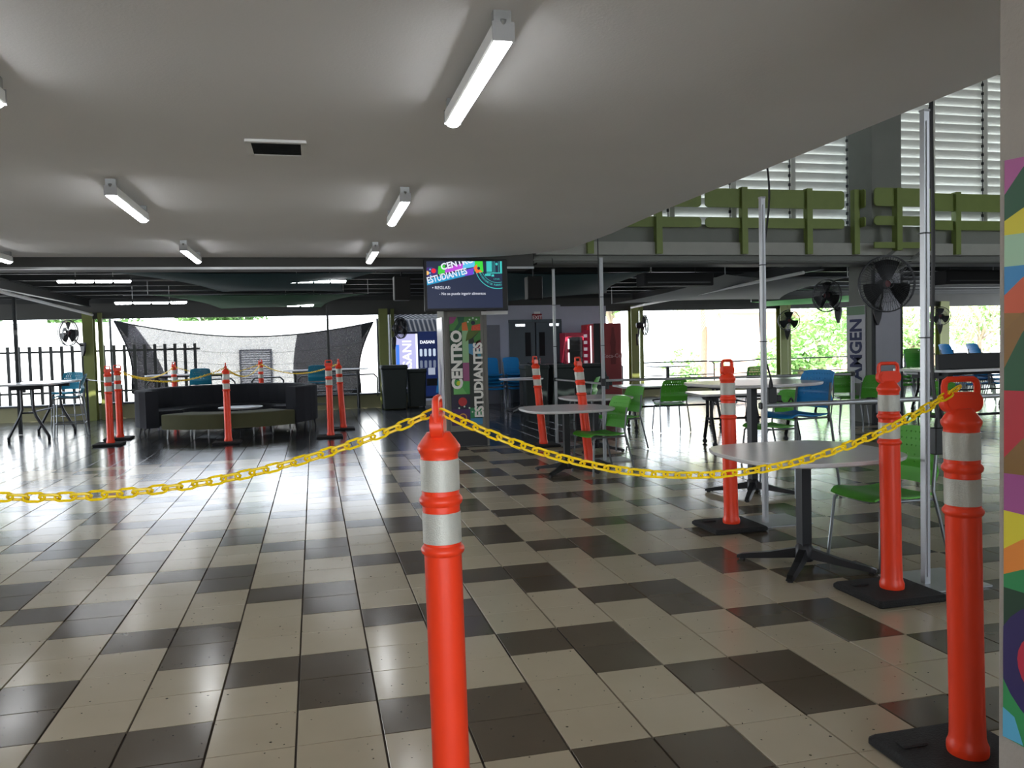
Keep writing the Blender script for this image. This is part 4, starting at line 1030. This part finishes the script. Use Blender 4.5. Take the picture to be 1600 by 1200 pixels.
def wheel_bin(label, x, y, w, h, d, rz=0):
    t = thing('waste_bin', label, 'bin', (x, y, 0), rz, 'dark waste bins')
    bb = MB(); 
    for z, k in ((0.03, .86), (h*.9, 1.0), (h*.93, 1.06), (h*.96, 1.06)): bb.v += [(px*k, py*k, z) for px, py in rrect(w*.94, d*.94, .05)]
    n_ = 24
    for q in range(3):
        for i in range(n_): j = (i+1) % n_; bb.f.append((q*n_+i, q*n_+j, (q+1)*n_+j, (q+1)*n_+i))
    bb.f += [tuple(range(n_-1, -1, -1)), tuple(3*n_+i for i in range(n_))]
    part('body', bb, M['bin'], t)
    part('lid', MB().prism(rrect(w*.97, d*.97, .06), h*.95, h), M['bin'], t)
    part('handle', MB().cyl((-w*.35, d*.52, h*.93), (w*.35, d*.52, h*.93), .015, 8), M['bin'], t)
    for s_ in (-1, 1): part('wheel', MB().cyl((s_*w*.38, d*.4, .06), (s_*w*.44, d*.4, .06), .06, 14), M['blackp'], t)
wheel_bin('front dark green bin right of the shade cloth', 1.90, 20.2, 0.66, 1.09, 0.6)
wheel_bin('second lower dark bin in front of the water machine', 2.50, 20.6, 0.5, 0.97, 0.5)
wheel_bin('black bin before the double door, left one', 5.05, 18.6, 0.62, 1.02, 0.6)
wheel_bin('black bin before the double door, middle one', 5.72, 18.6, 0.62, 1.02, 0.6)
wheel_bin('black bin before the double door, right one under the red machine', 6.40, 18.6, 0.62, 1.02, 0.6)
for i, x in enumerate((5.05, 5.72)):
    put('bin_hood', MB().tube([(x-.2, 18.45, 1.08), (x-.12, 18.42, 1.045), (x, 18.40, 1.035)], .02, 8).mesh('bin_hood', M['chrome'], True), label='curved chrome hood edge on the %s black bin' % ('left', 'middle')[i], cat='bin hood')
pots = thing('planter', 'dark tapered planter at the far left edge by the kerb', 'planter', (-7.0, 19.6, 0))
part('pot', MB().lathe([(.26, 0), (.36, .55), (.38, .56), (.38, .6), (.33, .6)], 20), mat('dark_grey_planter', (60, 56, 56), .7), pots)

# ================================================================ OUTSIDE
struct('ground', MB().box((5, 21, -0.16), (120, 90, 0.1)), M['ground'])
def railing(label, x0, x1, y, h, two=False, step=1.6):
    t = thing('railing', label, 'railing', (0, 0, 0), 0, 'low tube railings at the outer edge')
    pts = [(x0, y, .3), (x0, y, h-.08), (x0+.08, y, h), (x1-.08, y, h), (x1, y, h-.08), (x1, y, .3)]
    part('top_rail', MB().tube(pts, .02, 8), M['steel_dark'], t, True)
    if two: part('lower_rail', MB().cyl((x0, y, h*.6), (x1, y, h*.6), .014, 8), M['steel_dark'], t)
    n_ = max(1, int((x1-x0)/step))
    for k in range(1, n_): part('post', MB().cyl((x0+(x1-x0)*k/n_, y, .3), (x0+(x1-x0)*k/n_, y, h), .016, 8), M['steel_dark'], t)
for i, (a, b) in enumerate(((-9.5, -5.3), (-4.8, -4.45), (-3.9, -1.9), (-1.5, -0.75), (-0.4, 1.55))):
    railing('dark low tube railing behind the left side, %s section' % ('outermost', 'shortest', 'under the cloth\'s left', 'middle', 'right-hand')[i], a, b, 20.95, 0.86)
for i, (a, b) in enumerate(((7.85, 8.2), (8.75, 10.95), (11.15, 15.3), (15.8, 19.5))):
    railing('low tube railing along the right openings, %s section' % ('tiny left', 'second', 'third', 'far right')[i], a, b, 20.95, 0.93, True)
fe = thing('picket_fence', 'grey steel picket fence with pointed bars outside at left', 'fence', (0, 0, 0))
part('rail', MB().box((-7.3, 22.0, 1.62), (9.0, .04, .05)), M['steel_dark'], fe)
part('rail', MB().box((-7.3, 22.0, .62), (9.0, .04, .05)), M['steel_dark'], fe)
pk = MB().box((0, 0, .93), (.07, .03, 1.66)).mesh('picket', M['steel_dark'])
for k in range(38): put('picket', pk, fe, (-2.92-k*.236, 21.97, 0))

cl_m = mat('grey_mesh_shade_cloth', (122, 118, 124), .9, noise=.12, scale=40, alpha=.62)
cl_d = mat('doubled_mesh_shade_cloth', (96, 94, 100), .9, noise=.12, scale=40, alpha=.8)
n_ = cl_m.node_tree.nodes
def cloth_fn(u, v):
    xl = -4.89+.38*math.sin(min(1, (1-v)*1.15)*math.pi*.62)+(0 if v < 1 else 0); xr = 1.60-.42*math.sin(min(1, (1-v)*1.15)*math.pi*.62)
    x = xl+(xr-xl)*u
    zt = 2.38-.14*u-.40*math.sin(math.pi*u)**.9
    zb = .52-.22*u-.06*math.sin(math.pi*u)
    return (x, 22.5+.05*math.sin(6*u), zb+(zt-zb)*v)
sc_ = thing('shade_cloth', 'large grey mesh shade cloth stretched outside behind the sofa', 'shade cloth', (0, 0, 0))
part('mesh', MB().sheet(cloth_fn, 40, 16, .004), cl_m, sc_)
def strip_fn(u0, u1, u0t, u1t, dy):
    def f(u, v):
        a = u0+(u0t-u0)*v; b = u1+(u1t-u1)*v
        p = cloth_fn(a+(b-a)*u, v); return (p[0], p[1]+dy, p[2])
    return f
part('doubled_panel', MB().sheet(strip_fn(0, .16, 0, .07, .03), 8, 12, .004), cl_d, sc_)
part('doubled_panel', MB().sheet(strip_fn(.70, 1, .69, 1, .03), 12, 12, .004), cl_d, sc_)
ed = MB()
ed.tube([cloth_fn(k/40, 1) for k in range(41)], .02, 6); ed.tube([cloth_fn(0, k/16) for k in range(17)], .022, 6); ed.tube([cloth_fn(1, k/16) for k in range(17)], .022, 6); ed.tube([cloth_fn(k/40, 0) for k in range(41)], .02, 6)
part('hem', ed, M['rubber'], sc_)
for v in (.3, .52, .72): part('seam', MB().tube([Vector(cloth_fn(k/30, v))-Vector((0, .012, 0)) for k in range(31)], .006, 4), M['steel_dark'], sc_)
for a, b, c in (((0, 1), (.05, 1), (.02, .78)), ((1, 1), (.95, 1), (.98, .78)), ((0, 0), (.05, 0), (0, .14)), ((1, 0), (.95, 0), (1, .14))):
    P = [Vector(cloth_fn(*q)) for q in (a, b, c)]
    mb = MB(); mb.v = [p+Vector((0, -.02, 0)) for p in P]+[p+Vector((0, .02, 0)) for p in P]; mb.f = [(0, 1, 2), (5, 4, 3), (0, 3, 4, 1), (1, 4, 5, 2), (2, 5, 3, 0)]
    part('corner_patch', mb, M['rubber'], sc_)
# cloth support posts
for x, z in ((-5.0, 2.46), (1.72, 2.34)):
    put('cloth_pole', MB().cyl((x, 22.55, -0.1), (x, 22.55, z), .03, 8).mesh('cloth_pole', M['steel_dark']), label='thin post holding the %s edge of the shade cloth' % ('left' if x < 0 else 'right'), cat='pole')

# buildings behind
bw = thing('pale_building', 'white exterior building wall seen through the shade cloth', 'building', (0, 0, 0))
part('wall', MB().box((-3.0, 29.2, 1.2), (22, .4, 2.8)), M['ext'], bw)
vf = part('vent_frame', MB().box((-2.42, 28.95, 1.0), (.06, .08, 1.15)).box((-1.42, 28.95, 1.0), (.06, .08, 1.15)).box((-1.92, 28.95, 1.57), (1.06, .08, .06)).box((-1.92, 28.95, .43), (1.06, .08, .06)), M['steel_dark'], bw)
for k in range(14): part('louvre', MB().box((-1.92, 28.95, .5+k*.08), (1.0, .07, .035), (R(30), 0, 0)), M['edge'], vf)
bx_ = thing('peach_building', 'pale peach house wall beyond the right railing', 'building', (0, 0, 0))
part('wall', MB().box((20.5, 34, 1.3), (6.5, 4, 2.8)), M['peach'], bx_)
part('roof', MB().prism([(16.9, 31.6), (24.1, 31.6), (24.1, 36.4), (16.9, 36.4)], 2.7, 2.9), M['ext'], bx_)

def tree(label, x, y, trunk_h, cr_r, cz, n, seed, m='leaf', fl_=0.8, lean=0, leaf=.16, name='tree'):
    rn = random.Random(seed)
    t = thing(name, label, 'tree', (x, y, -.1), 0, 'trees beyond the openings')
    tr = MB().tube([(0, 0, 0), (.05, .03, trunk_h*.5), (lean, 0, trunk_h)], [.16, .12, .09], 8)
    for k in range(6):
        a = rn.uniform(0, 6.28); e = (lean+math.cos(a)*cr_r*.6, math.sin(a)*cr_r*.6, cz+rn.uniform(-.3, .5)*cr_r)
        tr.tube([(lean, 0, trunk_h*.8), (lean+math.cos(a)*cr_r*.25, math.sin(a)*cr_r*.25, (trunk_h+e[2])/2), e], [.06, .04, .015], 5)
    part('trunk', tr, M['bark'], t, True)
    mb = MB()
    cl = [(lean+rn.gauss(0, .42)*cr_r, rn.gauss(0, .42)*cr_r, cz+rn.gauss(0, .36)*cr_r*fl_, rn.uniform(.22, .42)*cr_r) for _ in range(22)]
    for k in range(int(n*.62)):
        c = rn.choice(cl); d = Vector((rn.gauss(0, 1), rn.gauss(0, 1), rn.gauss(0, 1))).normalized()*c[3]*rn.uniform(.6, 1)
        p = Vector(c[:3])+d
        q = Euler((rn.uniform(-1, 1), rn.uniform(-1, 1), rn.uniform(0, 6.28))).to_matrix()
        s = leaf*rn.uniform(.6, 1.3)
        vs = [p+q@Vector(v) for v in ((-s, 0, 0), (0, -s*.42, .02), (s, 0, 0), (0, s*.42, .02))]
        mb.add(vs, [(0, 1, 2, 3)])
    part('foliage', mb, M[m], t, kind='stuff')
    return t
tree('round leafy green tree beyond the railing behind the small fan', 19.5, 28.5, 1.6, 2.1, 1.9, 3200, 1)
tree('green tree between the olive post and the right grey column', 17.0, 26.0, 1.0, 1.3, 1.0, 2200, 2)
tree('tall tree hanging into the right opening near the red machine', 12.4, 33.0, 3.0, 1.6, 3.9, 1800, 3)
tree('low bushy tree behind the stacked green chairs', 26.0, 31.0, 1.2, 1.9, 1.6, 3000, 4)
tree('leafy tree at the far right behind the stacked blue chairs', 31.8, 33.5, 1.6, 2.6, 2.6, 3600, 5)
tree('green shrub beyond the middle of the right railing', 13.3, 27.5, .5, .8, .5, 900, 6, leaf=.12)
tree('treetop peeking over the white wall at far left', -12.3, 33.0, 1.9, 1.8, 3.1, 5200, 7, 'leaf_deep')
tree('treetop above the white building left of the fan', -8.4, 33.5, 1.9, 1.4, 3.1, 3600, 8, 'leaf_deep')
tree('low treetop just above the left part of the shade cloth', -3.4, 34.0, 1.9, 1.8, 3.0, 4600, 9, 'leaf_deep')
def palmt(label, x, y, h, seed):
    rn = random.Random(seed)
    t = thing('palm', label, 'tree', (x, y, -.1), 0, 'palms beyond the right openings')
    part('trunk', MB().tube([(0, 0, 0), (.1, 0, h*.5), (.05, 0, h)], [.17, .13, .12], 8), M['bark'], t, True)
    for k in range(14):
        a = 2*math.pi*k/14+rn.uniform(-.2, .2); L = rn.uniform(1.7, 2.4); up = rn.uniform(.1, .8)
        mb = MB(); pts = []
        for j in range(8):
            s = j/7; pts.append(Vector((.05+math.cos(a)*L*s*(1-.25*s), math.sin(a)*L*s*(1-.25*s), h+up*s*1.2-1.9*s*s)))
        mb.tube(pts, .012, 4)
        for j in range(1, 8):
            for q in range(3):
                p = pts[j-1].lerp(pts[j], q/3); d = (pts[j]-pts[j-1]).normalized(); w = d.cross(Vector((0, 0, 1))).normalized()
                for s_ in (-1, 1):
                    e = p+w*s_*.32+d*.22+Vector((0, 0, -.30-.1*rn.random()))
                    mb.add([p, p+d*.05, e], [(0, 1, 2)])
        part('frond', mb, M['palm'], t)
palmt('yellow green palm hanging over the right opening beside the tall pole', 16.8, 33.2, 3.6, 11)
palmt('large palm crown at top right above the blue chairs', 27.2, 26.5, 4.1, 12)
palmt('palm with drooping fronds right of the right column', 21.8, 24.9, 3.4, 13)
